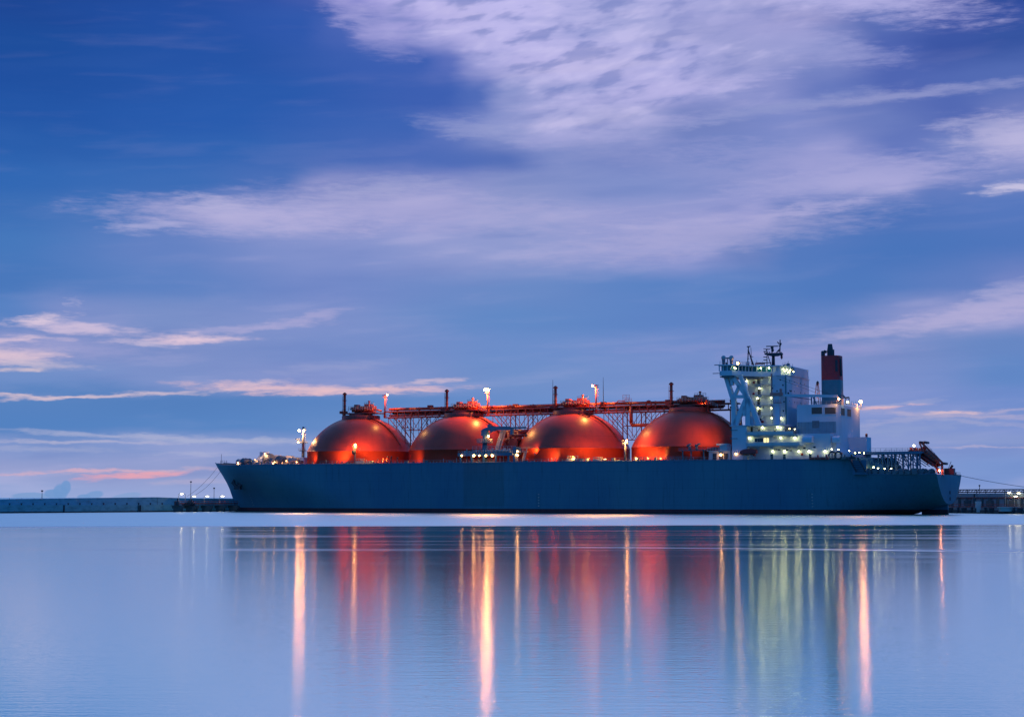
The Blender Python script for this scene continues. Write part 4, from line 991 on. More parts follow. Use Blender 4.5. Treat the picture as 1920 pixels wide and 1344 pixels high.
# jib beam and its post
q = MB(); a, b2 = P(1458, 742, 16), P(1458, 798, 16); q.beam((a.x, -16, b2.z), (a.x, -16, a.z), 1.5, 1.5); 
a, b2 = P(1450, 741, 16), P(1571, 742.7, 15); q.beam((a.x, -16, a.z), (b2.x, -15, b2.z), .8, .85)
pbm = part('provision_crane', q, 'white', ship)
q = MB(); a = P(1520, 744, 14); 
for x1_, x2_ in ((1521.5, 1521.5), (1524, 1531), (1526.5, 1526.5)): q.beam(tuple(P(x1_, 743, 14)), tuple(P(x2_, 758, 14)), .4, .35)
q.beam(tuple(P(1480, 743, 14)), tuple(P(1521, 749, 14)), .3, .3)
part('crane_rest', q, 'blue', pbm)
q = MB()
for a, b2 in (((1455, 704), (1562, 741)), ((1457, 709), (1535, 738))): q.bar(tuple(P(*a, 14)), tuple(P(*b2, 15)), .06, 4)
part('crane_wire', q, 'dark', pbm)
q = MB(); p = P(1456, 739, 16.5); q.cb((p.x, -16.5, p.z), (4.2, 1.2, 1.0)); q.cb((p.x + 1.5, -16.5, p.z + 1), (.6, 1, 1.6)); p = P(1458, 755, 16.6); q.cb((p.x, -16.6, p.z), (2.4, 1.8, .2)); q.rail([(p.x - 1.2, -17.4, p.z), (p.x + 1.2, -17.4, p.z)], 1, .05, .8)
part('crane_winch', q, mat('faded pink machinery paint', (.5, .2, .18), .5), pbm)
# engine casing
sup = ship
xc0, xc1 = fx(1495.5, 14.2), fx(1569, 14.8); zc1 = fz(1569, 757.3, 14.8); zl = fz(1500, 813, 20)
q = MB(); q.box((xc0, -14.8, ZD), (xc1, 14.8, zc1)); q.box((xc1 - .01, -13.4, ZD), (fx(1574, 13.0, 830) , 13.4, zc1 - 8)) if False else None
q.box((xT - 1, -10, ZD), (xc0, 10, fz(1490, 800, 12)))
cas = part('engine_casing', q, 'white', sup)
q = MB(); zl0, zl1 = fz(1520, 812.5, 14.9), fz(1520, 791, 14.9); q.box((xc0 + .1, -14.92, zl0), (xc1 - .3, -14.8, zl1))
part('louvre_panel', q, 'bluel', cas)
q = MB(); s = xc0 + .4
while s < zl1 * 0 + xc1 - .5: q.box((s, -14.98, zl0), (s + .06, -14.9, zl1)); s += 1.2
p = P(1531, 795.5, 15); q.box((p.x - 1.5, -15.0, p.z - 1.2), (p.x + .9, -14.9, p.z + 1.2)); 
part('louvre_blade', q, 'grey', cas)
def opening(px0, px1, py0, py1):
    a, b2 = P(px0, py0, 14.8), P(px1, py1, 14.8); f = MB()
    f.box((a.x - .15, -14.9, b2.z - .15), (b2.x + .15, -14.79, b2.z)); f.box((a.x - .15, -14.9, a.z), (b2.x + .15, -14.79, a.z + .15)); f.box((a.x - .15, -14.9, b2.z), (a.x, -14.79, a.z)); f.box((b2.x, -14.9, b2.z), (b2.x + .15, -14.79, a.z))
    o = part('vent_frame', f, 'white', cas); g = MB(); g.box((a.x, -14.84, b2.z), (b2.x, -14.78, a.z))
    g.build('vent_grille', M['ventg'], cas)
    return o
M['ventg'] = mat('brown grey vent grille', (.085, .085, .08), .7, var=.1, scale=3, stretch=(1, 1, 8))
opening(1521.7, 1541.5, 764, 775.8); opening(1546.5, 1567.3, 764, 775.8)
for y0_, y1_ in ((-9.6, -4.8), (-1.8, 3.2)):
    z1_, z0_ = fz(1588, 764.5, 9), fz(1588, 778, 9)
    f = MB(); f.box((xc1, y0_ - .15, z0_ - .15), (xc1 + .1, y1_ + .15, z0_)); f.box((xc1, y0_ - .15, z1_), (xc1 + .1, y1_ + .15, z1_ + .15)); f.box((xc1, y0_ - .15, z0_), (xc1 + .1, y0_, z1_)); f.box((xc1, y1_, z0_), (xc1 + .1, y1_ + .15, z1_))
    o = part('vent_frame', f, 'white', cas); g = MB(); g.box((xc1, y0_, z0_), (xc1 + .04, y1_, z1_)); g.build('vent_grille', M['ventg'], cas)
q = MB(); q.rail([(xc0, -14.6, zc1), (xc1 - .1, -14.6, zc1), (xc1 - .1, 14.4, zc1)], 1.1, .05, 1.6); part('casing_rail', q, 'lgrey', cas)
# rounded ventilation trunks
def trunk(px0, px1, py0, py1, t_):
    a, b2 = P(px0, py0, t_), P(px1, py1, t_); rr = (a.z - b2.z) * .6; q = MB(); pts = [(-t_ + rr + 1.5, b2.z), (-t_, b2.z)] + [(-t_ + rr - rr * math.cos(math.pi / 2 * i / 6), a.z - rr + rr * math.sin(math.pi / 2 * i / 6)) for i in range(7)] + [(-t_ + rr + 1.5, a.z)]
    n = len(pts); vs_ = [(a.x, y, z) for y, z in pts] + [(b2.x, y, z) for y, z in pts]
    q.add(vs_, [tuple(range(n)), tuple(range(2 * n - 1, n - 1, -1))] + [(i, i + n, (i + 1) % n + n, (i + 1) % n) for i in range(n)], False)
    return part('vent_trunk', q, 'white', sup)
trunk(1504, 1522, 817, 829.5, 22.2); trunk(1560, 1574, 817, 829.5, 20)
# lower after house
q = MB(); xe = fx(1556, 20); q.box((xe + .02, -17, ZD), (xc1 + .3, 17, fz(1562, 826, 17))); q.box((xc1, -12.5, ZD - 5), (xc1 + 5, 15, fz(1600, 812, 12))) if False else None
xs_ = fx(1612, 4, 830)
part('after_house', q, 'white', sup)
q = MB(); x2 = fx(1625, 1, 830); q.box((xc1 + .05, -1.0, ZA), (x2, 5, fz(1622, 819.5, -1))); q.box((xc1 + .05, -19.5, ZA), (xc1 + 2.4, 14, fz(1590, 847.5, 18)))
part('stern_house', q, 'white', sup)
q = MB(); p = P(1625, 817, -2); q.bar((x2 - .8, 2, p.z - .8), (x2 - .8, 2, p.z + .2), .4, 10); q.ball((x2 - .8, 2, p.z + .4), .45, 10, 6); part('vent_cowl', q, 'oranged', sup)
# funnel
zf0, zf1, zf2 = zc1 - .1, fz(1558, 712.5, 2), fz(1558, 667, 2)
xf0, xf1 = fx(1539, 2, 700), fx(1577, 2, 750); xf1t = fx(1574.5, 2, 670)
def fun_ring(x0_, x1_, z, hy=3.6, n=28):
    cx, hx = (x0_ + x1_) / 2, (x1_ - x0_) / 2; out = []
    for i in range(n):
        a = 2 * math.pi * i / n; c, s_ = math.cos(a), math.sin(a)
        out.append((cx + hx * math.copysign(abs(c) ** .55, c), hy * math.copysign(abs(s_) ** .7, s_), z))
    return out
def fun_seg(z0_, z1_, name, mt):
    q = MB(); n = 28
    k0, k1 = (z0_ - zf0) / (zf2 - zf0), (z1_ - zf0) / (zf2 - zf0)
    r0 = fun_ring(xf0, xf1 + (xf1t - xf1) * k0, z0_); r1 = fun_ring(xf0, xf1 + (xf1t - xf1) * k1, z1_)
    q.add(r0 + r1, [(i, (i + 1) % n, n + (i + 1) % n, n + i) for i in range(n)], True); q.add(r1, [tuple(range(n))])
    return part(name, q, mt, fun)
fun = empty('funnel', ship)
fun_seg(zf0, zf1, 'funnel_base', 'teal'); fun_seg(zf1, zf2, 'funnel_top', 'redf')
q = MB(); xt = (fx(1551.5, 0, 655), fx(1561.5, 0, 655)); cx = sum(xt) / 2; zt2 = fz(1556, 645, 0)
q.lathe([(1.05, zf2 - .1), (1.05, zf2 + 2.0), (.72, zt2), (.5, zt2)], (cx, 0, 0), 14)
q.lathe([(.7, zf2 - .1), (.7, zf2 + 1.6), (.45, zf2 + 1.9)], (fx(1545, 0, 660) - .2, -.5, 0), 12); q.bar((fx(1547, 0, 660), -.5, zf2 + 1.2), (fx(1549, 0, 660), -.5, zf2 + 2.0), .6, 10)
q.bar((cx + .4, 1.6, zf2 - .1), (cx + .4, 1.6, zf2 + 2.4), .6, 10)
part('exhaust_pipe', q, 'dark', fun)
q = MB(); q.bar((xf1t + .3, -1.5, zf2 - 7), (xf1t + .0, -1.5, zf2 - 1), .35, 6); x = xf1t - 1.2; q.box((x, -3.42, zf2 - 5.5), (x + .8, -3.3, zf2 - 1.6)); part('funnel_ladder', q, 'dark', fun)
q = MB(); z = zc1 + 1.6; q.rail([(xf0 - .4, -4.2, z - 1.6), (xf1 + .3, -4.2, z - 1.6)], 1.3, .06, 1.2); part('funnel_rail', q, 'grey', fun)
# stack side gear
q = MB(); q.path([tuple(P(1577, 741, 2)), tuple(P(1581, 741.5, 2)), tuple(P(1585, 746, 2)), tuple(P(1592, 745, 2))], .28); q.beam(tuple(P(1578, 746, 6)), tuple(P(1592, 744.5, 6)), .5, .35)
for px_ in (1586, 1592): q.beam(tuple(P(px_, 745, 6)), tuple(P(px_, 758.5, 6)), .3, .3)
for px_ in (1597, 1600, 1605, 1610): q.bar(tuple(P(px_, 759, 4)), tuple(P(px_ - .6, 752, 4)), .06, 4)
part('casing_davit', q, 'grey', sup)
p = P(1573, 748, 15.4); lamp_unit(sup, (p.x, -15.4, p.z), .30, 'sod', 'casing_lamp', watts=700)
p = P(1613.5, 753, -12.5); o = lamp_unit(sup, (p.x, 12.5, p.z), .45, 'sodx', 'casing_lamp', watts=1500)
q = MB(); q.bar((p.x, 12.9, zc1 - .5), (p.x, 12.9, p.z + .5), .12, 6); part('lamp_pole', q, 'grey', sup)
p = P(1589, 753.5, 6.6); lamp_unit(sup, (p.x, -6.6, p.z), .28, 'wht', 'casing_lamp')
# lattice mast behind the jib
q = MB(); a = P(1533, 757, -6); tz = fz(1533, 720, -6)
for dx_, dy_ in ((-1.4, 0), (1.4, 0), (0, 1.4)): q.bar((a.x + dx_, 6 + dy_, zc1 - .5), (a.x + dx_ * .25, 6 + dy_ * .25, tz), .14, 5)
for i in range(6):
    z = zc1 + (tz - zc1) * i / 6; k = 1.4 * (1 - .75 * i / 6); k2 = 1.4 * (1 - .75 * (i + 1) / 6); z2_ = zc1 + (tz - zc1) * (i + 1) / 6
    q.bar((a.x - k, 6, z), (a.x + k2, 6, z2_), .08, 4); q.bar((a.x + k, 6, z), (a.x - k2, 6, z2_), .08, 4)
q.cb((a.x, 6, zc1 + .8), (4.2, 2, .3)); q.rail([(a.x - 2, 5, zc1 + .9), (a.x + 2, 5, zc1 + .9)], 1, .07, .7)
o = part('signal_mast', q, mat('cream mast paint', (.65, .45, .38), .5), sup)
q = MB(); q.ball((a.x + .1, 6, tz + .3), .5, 8, 6, 1.6); part('mast_head', q, 'dark', o)
fo = flood(1531, 757, -3, (a.x, 6, tz - 3), 900, 60, 'floodlight')

# monkey island: radomes, lattice mast, radar mast
def radome(px_, py_, r_, t_=22):
    p = P(px_, py_, t_); q = MB(); q.ball(tuple(p), r_, 16, 12, 1.08); o = part('radome', q, mat('radome grey', (.42, .45, .47), .5), sup)
    q = MB(); q.bar((p.x, -t_, zr), (p.x, -t_, p.z - r_ * .8), .42, 8, .6); part('radome_pedestal', q, 'grey', o)
radome(1356.6, 671, .78); radome(1371.3, 671.3, .84); radome(1385.5, 678.5, .35, 19); radome(1402, 681, .62, 14)
q = MB(); p = P(1364, 676, 22); q.bar((p.x, -22, zr), (p.x, -22, p.z + .5), .16, 5); q.cb((p.x, -22, p.z + .8), (.9, .5, .5)); q.bar((p.x - .4, -22, zr), (p.x - .4, -22, p.z - .6), .35, 5)
q.rail([(fw + .2, -24.2, zr), (w1x, -24.2, zr), (fx(1392, 20, 690), -20.2, zr), (fx(1410, 16.5, 690), -16.6, zr), (fx(1428, 14, 690), -14, zr)], 1.1, .05, 1.5)
part('roof_rail', q, 'grey', sup)
p = P(1383.3, 681, 21.5); lamp_unit(sup, (p.x, -21.5, p.z), .42, 'sodl', 'bridge_lamp')
def stick(q, pts, r_, t_):
    for a, b2 in pts: q.bar(tuple(P(*a, t_)), tuple(P(*b2, t_)), r_, 5)
q = MB(); stick(q, [((1402, 683), (1403.5, 649)), ((1403.5, 658), (1413.5, 685)), ((1411, 684), (1404.5, 660)), ((1400.5, 650), (1407, 649.5))], .2, 13)
stick(q, [((1408, 652), (1409.5, 684)), ((1401.5, 657), (1405, 657)), ((1401, 663), (1406, 663)), ((1401, 672.5), (1405, 672.5)), ((1407, 668.5), (1412.5, 669)), ((1405.6, 667), (1408.2, 667)), ((1407, 673), (1410, 673))], .10, 13)
part('lattice_mast', q, 'dark', sup)
q = MB(); p = P(1450, 690, 6); zb_ = fz(1450, 686, 8); q.lathe([(3.0, zb_ - 2.2), (3.0, zb_ - .2), (3.4, zb_ - .1), (3.4, zb_ + .1), (2.2, zb_ + .2)], (p.x, -7, 0), 20); part('radar_base', q, 'teal', sup)
q = MB(); T7 = 7
q.bar(tuple(P(1450, 685, T7)), tuple(P(1450, 664, T7)), .62, 10, .5)
q.plate([(P(a, b2, T7).x, P(a, b2, T7).z) for a, b2 in ((1435.5, 662.5), (1466, 661.5), (1466.5, 664.5), (1457, 667.5), (1447, 668), (1436, 665.5))], -T7 - 1.2, -T7 + 1.2)
stick(q, [((1437, 664), (1437.5, 655)), ((1436, 655.5), (1444, 654.5)), ((1438, 668), (1438, 685)), ((1438, 668), (1440, 658)), ((1440, 667), (1446, 685)), ((1431.5, 669.5), (1438, 669.5)), ((1431.5, 675), (1438, 675)), ((1432, 680), (1446, 680)), ((1434, 658), (1434, 664.5)), ((1431.5, 659), (1436, 659)), ((1443, 659), (1443, 664))], .16, T7)
stick(q, [((1447.5, 664), (1447.7, 650)), ((1462.5, 664), (1462.8, 637)), ((1461, 645), (1457.5, 641)), ((1460, 648), (1463, 648)), ((1461.8, 652), (1465, 643)), ((1457, 659), (1463, 658)), ((1456, 661), (1463, 653)), ((1465, 660), (1465, 668)), ((1463.5, 646), (1465.2, 645))], .2, T7)
rm = part('radar_mast', q, 'dark', sup)
q = MB(); a, b2 = P(1436.7, 649.4, T7), P(1458.6, 649.0, T7); q.beam(tuple(a), tuple(b2), .4, .32); q.cb(tuple(P(1447.7, 652, T7)), (.8, .8, .9)); q.ball(tuple(P(1448.5, 657, T7)), .55, 8, 6)
a, b2 = P(1431.5, 654, T7), P(1441, 654.5, T7); q.beam(tuple(a), tuple(b2), .3, .2)
part('radar_scanner', q, 'dark', rm)
q = MB(); p = P(1465.5, 668, T7); q.plate([(p.x - .3, p.z + .8), (p.x + .3, p.z + .8), (p.x + .4, p.z - .5), (p.x, p.z - 1.1), (p.x - .4, p.z - .4)], -T7 - .05, -T7 + .05); part('signal_flag', q, 'boatred', rm)
q = MB(); a, b2 = P(1416.5, 681.8, 12), P(1433.5, 681.2, 12); q.bar(tuple(a), tuple(b2), .32, 8); q.bar((a.x, -12, zr), tuple(a), .12, 4); q.bar((b2.x, -12, zr), tuple(b2), .12, 4); part('rescue_boom', q, 'boator', sup)
q = MB()
for i, px_ in enumerate((1380, 1395, 1419, 1430, 1468, 1472, 1476, 1479, 1483, 1486, 1491, 1498, 1504, 1511, 1514)):
    t_ = 12 if px_ < 1490 else -2; q.new(); z0_ = fz(px_, 690 if px_ < 1440 else 697 if px_ < 1488 else 708, t_); p = P(px_, 0, t_)
    x = fx(px_, t_, 690); h = random.uniform(1.4, 3.4) if px_ < 1488 else random.uniform(1.2, 2.6); x = min(x, xT - .5) if px_ > 1488 else x
    q.bar((x, -t_, z0_ - .6), (x, -t_, z0_ + h), .06, 4)
for i, yy in enumerate((-9, -5, -1, 3, 6, 9, 12)): q.new().bar((xT - 1, yy, zT), (xT - 1, yy, zT + 1.2 + (i * 37 % 5) * .5), .07, 4); q.ball((xT - 1, yy, zT + 1.0), .2, 6, 4)
for px_, py_ in ((1472, 687), (1480, 690), (1486, 693), (1478, 685)): p = P(px_, py_, 10); q.new().cb(tuple(p), (.9, .9, 1.3)); q.bar((p.x, -10, p.z), (p.x, -10, p.z + 1.5), .08, 4)
part('aerial', q, 'grey', sup)
# deck machinery at the break beside the casing
q = MB()
for i in range(16):
    px_ = 1466 + i * 1.7; p = P(px_, 810, 16.5); z0_ = fz(1480, 813.5, 20); q.bar((p.x, -16.5 - (i % 3) * .4, z0_), (p.x, -16.5, z0_ + random.uniform(.6, 2.4)), random.uniform(.15, .5), 8)
p = P(1487, 806, 17); q.beam((p.x, -17, fz(1487, 811, 17)), (p.x + .9, -17, fz(1487, 797, 17)), .25, .3)
part('deck_machinery', q, 'grey', sup)
q = MB()
for px_ in (1560.5, 1571.5):
    p = P(px_, 855, 22.9); q.new()
    for i in range(16):
        a1, a2 = math.pi * i / 8, math.pi * (i + 1) / 8
        q.bar((p.x + 1.15 * math.cos(a1), -22.9, ZD + 1.3 + 1.15 * math.sin(a1)), (p.x + 1.15 * math.cos(a2), -22.9, ZD + 1.3 + 1.15 * math.sin(a2)), .28, 6)
part('fairlead_ring', q, 'dark')
for i, (px_, w_, m_) in enumerate(((1532, 5.0, 'oranged'), (1582, 2.2, 'grey'), (1595, 3.0, 'dark'), (1548, 1.8, 'oranged'))):
    q = MB(); p = P(px_, 857, 22); q.box((p.x - w_ / 2, -22.6, ZD), (p.x + w_ / 2, -21.4, ZD + .8)); q.bar((p.x + .3, -22, ZD + .7), (p.x + .3, -22, ZD + 1.5), .3, 8); part('deck_locker', q, m_)
q = MB(); p = P(1503.5, 851.5, 20.1); q.bar((p.x, -20.1, p.z), (p.x, -19.8, p.z), .45, 12); p = P(1577, 850, 20.1); q.new().bar((p.x, -20.1, p.z), (p.x, -19.8, p.z), .45, 12); part('life_ring', q, 'boatred', sup)
q = MB(); q.rail([(fx(1425, 23.2, 855), -23.2, ZD), (S_DROP, -23.2, ZD)], 1.1, .04, 1.8); part('deck_rail', q, 'lgrey')
# ---- after deck
q = MB(); xh0, xh1 = fx(1608, 18, 875), fx(1676, 14, 875); zh = fz(1640, 857.5, 16)
q.box((xh0 - 2, -17.5, ZA), (xh1 - 6, 10, zh))
n = 8; q.lathe([(9.5, ZA), (8.6, zh - 3), (6.5, zh)], (xh1 - 8, -7, 0), 24)
q.box((S_LOW - 1.5, -22, ZA), (S_LOW + 3, 22, ZD - .3))
part('after_house', q, 'blue')
for px_, py_, r_ in ((1601, 875.5, .2), (1606.5, 875.5, .3), (1626.5, 876.5, .3), (1638, 876, .34), (1646.5, 878, .3), (1659, 878.5, .32), (1671, 879, .32)): dlamp(px_, py_, 18.6, r_, 'wht', ship)
q = MB()
for i in range(34):
    px_ = 1612 + i * 4.1; t_ = 19.5 - (px_ > 1720) * 2; p = P(px_, 886, t_); h = random.uniform(.6, 2.2)
    q.new()
    if i % 3 == 0: q.bar((p.x, -t_, ZA + .8), (p.x, -t_ + 2.4, ZA + .8), .8, 10); q.bar((p.x, -t_, ZA + .8), (p.x, -t_ + .2, ZA + .8), 1.1, 10)
    elif i % 3 == 1: q.box((p.x - .7, -t_ - .5, ZA), (p.x + .7, -t_ + .8, ZA + h))
    else: q.bar((p.x, -t_, ZA), (p.x, -t_, ZA + h), .35, 8)
part('mooring_winch', q, 'grey')
q = MB(); q.rail([(S_LOW, -21.9, ZA), (fx(1700, 21, 888), -21.2, ZA), (S_T - .5, -19, ZA), (S_T - .3, 19, ZA)], 1.1, .045, 2.0); part('deck_rail', q, 'grey')
q = MB(); a, b2 = P(1591, 859, 23), P(1606, 885, 22.6); 
for dd in (0, 3.0): q.beam((a.x + dd, -23, a.z + .2), (b2.x + dd, -22.6, b2.z), .3, .5)
for i in range(7): q.bar((a.x + (b2.x - a.x) * i / 7, -23, a.z - 5 * i / 7), (a.x + 3 + (b2.x - a.x) * i / 7, -22.9, a.z - 5 * i / 7), .1, 4)
part('break_stair', q, 'dark')
# helideck-like after platform on trestles
zpl = fz(1680, 847, 14); xp0, xp1 = fx(1600, 15, 848), fx(1729, 14, 848)
q = MB(); q.box((xp0, -14.5, zpl - .45), (xp1, 5, zpl)); q.beam((xp0, -14.6, zpl - .3), (xp1, -14.6, zpl - .3), .2, .9)
pl = part('after_platform', q, 'blue')
q = MB(); q.rail([(fx(1630, 15, 848), -14.4, zpl), (xp1 - 1, -14.4, zpl)], 1.25, .05, 1.7); q.rail([(fx(1630, 15, 848), 4.8, zpl), (xp1 - 1, 4.8, zpl)], 1.25, .05, 1.7); part('platform_rail', q, 'grey', pl)
q = MB()
xs = [fx(v, 14, 865) for v in (1647, 1655, 1665, 1672, 1680, 1694, 1703, 1712, 1719, 1725)]
for i, x in enumerate(xs): q.beam((x, -14, ZA), (x, -14, zpl - .4), .45, .42)
for x in (fx(v, 0, 865) for v in (1655, 1675, 1690, 1705, 1718)): q.beam((x, 2, ZA), (x, 2, zpl - .4), .4, .36)
for i, (a, b2) in enumerate(zip(xs, xs[1:])):
    if i % 2: q.bar((a, -14, zpl - .5), (b2, -14, ZA + 1.5), .15, 4)
    else: q.bar((b2, -14, zpl - .5), (a, -14, ZA + 1.5), .15, 4)
    q.bar((a, -14, zpl - 1), (b2 + .6, 2, zpl - 4.5), .14, 4)
for a, b2 in (((1660, 849), (1683, 868)), ((1683, 868), (1688, 849)), ((1694, 849), (1705, 872)), ((1705, 872), (1716, 849)), ((1688, 849), (1700, 868)), ((1650, 849), (1662, 866)), ((1716, 851), (1724, 873))): q.bar(tuple(P(*a, 12)), tuple(P(*b2, 12)), .17, 5)
q.bar((xs[0], -14, ZA + 3), (xs[-1], -14, ZA + 3), .12, 4); q.bar((xs[0], -14, ZA + 6), (xs[-1], -14, ZA + 6), .08, 4)
part('trestle', q, 'blue', pl)
p = P(1714, 835.5, 13); q = MB(); q.bar((p.x, -13, zpl), (p.x, -13, p.z), .08, 5); po = part('lamp_pole', q, 'grey', pl); lamp_unit(po, (p.x, -13.3, p.z), .34, 'pier')
q = MB()
for i in range(9): p = P(1706 + i * 2.4, 843, 12); q.new().box((p.x - .4, -12.5, zpl), (p.x + .4, -11.5, zpl + random.uniform(.4, 1.5)))
part('launch_gear', q, 'boator', pl)
# launching ramp of the free-fall boat
T10 = 9.5
q = MB()
for t_ in (12.2, 7.0):
    q.beam(tuple(P(1727, 829, t_)), tuple(P(1768, 868.5, t_)), .5, .65)
    q.beam(tuple(P(1724, 830, t_)), tuple(P(1731, 846, t_)), .4, .5)
    q.beam(tuple(P(1734, 868, t_)), tuple(P(1760, 885, t_)), .4, .4) if False else None
    q.beam(tuple(P(1766, 868, t_)), tuple(P(1767.5, 890, t_)), .5, .7); q.beam(tuple(P(1753, 870, t_)), tuple(P(1760, 888, t_)), .4, .55); q.beam(tuple(P(1745, 868, t_)), tuple(P(1757, 878, t_)), .4, .5)
    q.beam(tuple(P(1717, 848, t_)), tuple(P(1752, 871, t_)), .4, .5); q.beam(tuple(P(1752, 871, t_)), tuple(P(1763, 883, t_)), .4, .5)
q.beam(tuple(P(1739, 867, 12)), tuple(P(1747, 870, 12)), .3, .4); q.bar(tuple(P(1738, 871, 12)), tuple(P(1742, 866, 12)), .2, 5)
for px_, py_ in ((1725, 829), (1768, 868.5), (1733, 829)): a = P(px_, py_, 12.6); b2 = P(px_, py_, 6.6); q.bar((a.x, -12.6, a.z), (a.x, -6.6, a.z), .42, 8)
q.cb(tuple(P(1730, 829, 12)), (1.8, .8, .6))
ramp_o = part('boat_ramp', q, mat('red ramp paint', (.30, .05, .045), .5), None)
q = MB(); q.bar(tuple(P(1733, 828, 12.2)), tuple(P(1767, 866, 12.2)), .06, 4); part('ramp_wire', q, 'dark', ramp_o)
p = P(1761.5, 882, 13.5); lamp_unit(ship, (p.x, -13.5, p.z), .22, 'sod', 'deck_lamp')
q = MB(); p = P(1780, 886, 10); q.box((p.x - 1.6, -10.5, ZA), (p.x + 1.6, -8.5, ZA + 2.0)); q.bar((p.x, -9.5, ZA + 1.5), (p.x + 1, -9.5, ZA + 3), .4, 8)
p2 = P(1791, 888, -6); q.new().box((S_T - 2.5, 5, ZA), (S_T - .7, 9, ZA + 1.3)); q.new().box((S_T - 2.0, 12, ZA), (S_T - .7, 15, ZA + 1.0)); part('stern_winch', q, 'boatred')
q = MB(); q.bar(tuple(P(1777.5, 880, 4)), tuple(P(1783.5, 865, 4)), .09, 5); q.cb(tuple(P(1779, 879, 4)), (1.2, .3, .3)); q.bar((P(1777.5, 880, 4).x, -4, ZA), tuple(P(1777.5, 880, 4)), .15, 5); part('ensign_staff', q, 'dark')

# ------------------------------------------------------------------ boats carried by the ship
def lifeboat(name, a, b2, t_, h, w_, mt, label, cat, canopy=.6, nose=.18):
    """enclosed boat lofted between two side-view positions (stern end a, bow end b2)"""
    A, B = P(*a, t_), P(*b2, t_); d = B - A; Lb = d.length; ang = math.atan2(d.z, d.x)
    root = empty(name, None, ship_to_world((A.x, -t_, A.z)), -TH); tag(root, label, cat)
    hull_, can = MB(), MB(); n, m = 16, 12
    for mb_, up in ((hull_, 0), (can, 1)):
        rings = []
        for i in range(n + 1):
            u = i / n; bw = (max(0, 1 - ((u - .45) / .55) ** 2) if u > .45 else 1 - .35 * ((.45 - u) / .45) ** 2) ** .5
            if up: bw *= .93 * min(1, max(.02, (u - .06) / .08)) ** .5 * min(1, max(.02, (.93 - u) / .18)) ** .5
            ring = []
            for j in range(m + 1):
                th = math.pi * j / m; y = -math.cos(th) * w_ / 2 * bw; zz = math.sin(th)
                z = zz * h * canopy * max(.05, bw) if up else -zz * h * (1 - canopy * .5) * max(.05, bw) ** .8 + .12 * h * u * u * 2
                if up: z += .12 * h * u * u * 2
                ring.append(Vector((u * Lb, y, z)))
            rings.append(ring)
        vs_ = [v for r_ in rings for v in r_]; K = m + 1
        mb_.add(vs_, [(i * K + j, i * K + j + 1, (i + 1) * K + j + 1, (i + 1) * K + j) for i in range(n) for j in range(m)], True)
        mb_.add(rings[0], [tuple(range(K))]); 
    piv = root
    ho = hull_.build('boat_hull', M[mt], root); co = can.build('canopy', M['boator' if mt == 'boatred' else mt], root)
    fm_ = MB()
    for k in range(10):
        u = (.08, .8); 
    for sg in (-1, 1): fm_.bar((Lb * .03, sg * w_ * .44, .02), (Lb * .6, sg * w_ * .49, .06 * h), .09, 6); fm_.bar((Lb * .6, sg * w_ * .49, .06 * h), (Lb * .98, sg * w_ * .08, .24 * h), .09, 6)
    fo_ = fm_.build('fender', M['dark'], root)
    wh = MB(); wh.cb((Lb * .14, 0, h * canopy * .95), (Lb * .12, w_ * .5, h * .35)); who = wh.build('steering_cupola', M[mt], root)
    wd = MB()
    for k in range(4): wd.cb((Lb * (.3 + .12 * k), -w_ * .40, h * canopy * .62), (Lb * .05, .12, h * .12))
    wdo = wd.build('boat_window', M['glass'], root)
    for o in (ho, co, fo_, who, wdo): o.rotation_euler = (0, -ang, 0)
    return root
lifeboat('freefall_lifeboat', (1722, 842), (1763, 875), T10, 2.9, 3.2, 'boatred', 'dark red free-fall lifeboat tilted nose down on its ramp at the stern', 'lifeboat')
rb = lifeboat('rescue_boat', (1419, 849.5), (1385, 848.5), 23.3, 1.9, 2.4, 'boatred', 'small dark red rescue boat in its cradle beside the white superstructure', 'rescue boat', canopy=.35)
q = MB(); p = P(1418, 843, 23.3); w_ = ship_to_world((p.x, -23.3, p.z))
cr = MB()
for px_ in (1392, 1398, 1408, 1414): p = P(px_, 855, 23); cr.beam((p.x, -22.6, ZD - .1), (p.x + (.8 if px_ < 1400 else -.8), -23.2, fz(px_, 852, 23)), .2, .25)
cr.bar(tuple(P(1405, 840, 23)), tuple(P(1401, 848, 23)), .08, 4); cr.bar(tuple(P(1405, 840, 23)), tuple(P(1411, 848, 23)), .08, 4); cr.beam(tuple(P(1405, 840, 23)), tuple(P(1405, 834, 19)), .3, .3)
part('boat_davit', cr, 'whited')

# ------------------------------------------------------------------ mooring ropes
def rope(name, a, b2, sag, label, r_=.07, cat='rope', group=None):
    q = MB(); A, B = Vector(a), Vector(b2); n = 14; pts = []
    for i in range(n + 1):
        u = i / n; p = A.lerp(B, u); p.z -= sag * 4 * u * (1 - u); pts.append(p - A)
    for p, s_ in zip(pts, pts[1:]): q.bar(p, s_, r_, 5, caps=False)
    o = q.build(name, M['rope'], None, A); tag(o, label, cat, group); return o
bowp = ship_to_world(P(408, 872, 0) + Vector((1.0, -.5, 0))); bowp2 = ship_to_world(P(412, 873, 0) + Vector((3, -1, 0)))
rope('mooring_rope', bowp, Wp(351, 930, 640), 1.2, 'upper of the two mooring ropes running down from the bow to the left dolphin', .055, group='mooring ropes')
rope('mooring_rope', bowp2, Wp(357, 932, 640), 1.8, 'lower of the two mooring ropes running down from the bow to the left dolphin', .055, group='mooring ropes')
stn = ship_to_world(Vector((S_T - .2, 12, ZA + .2)))
rope('mooring_rope', stn, Wp(1960, 917, 640), .5, 'thick upper rope from the stern deck stretching out of the picture to the right', .08, group='mooring ropes')
rope('mooring_rope', ship_to_world(Vector((S_T - .1, 15, 8.0))), Wp(1815, 920, 600), .6, 'short thin rope from the side of the stern to the pipe rack', .06, group='mooring ropes')

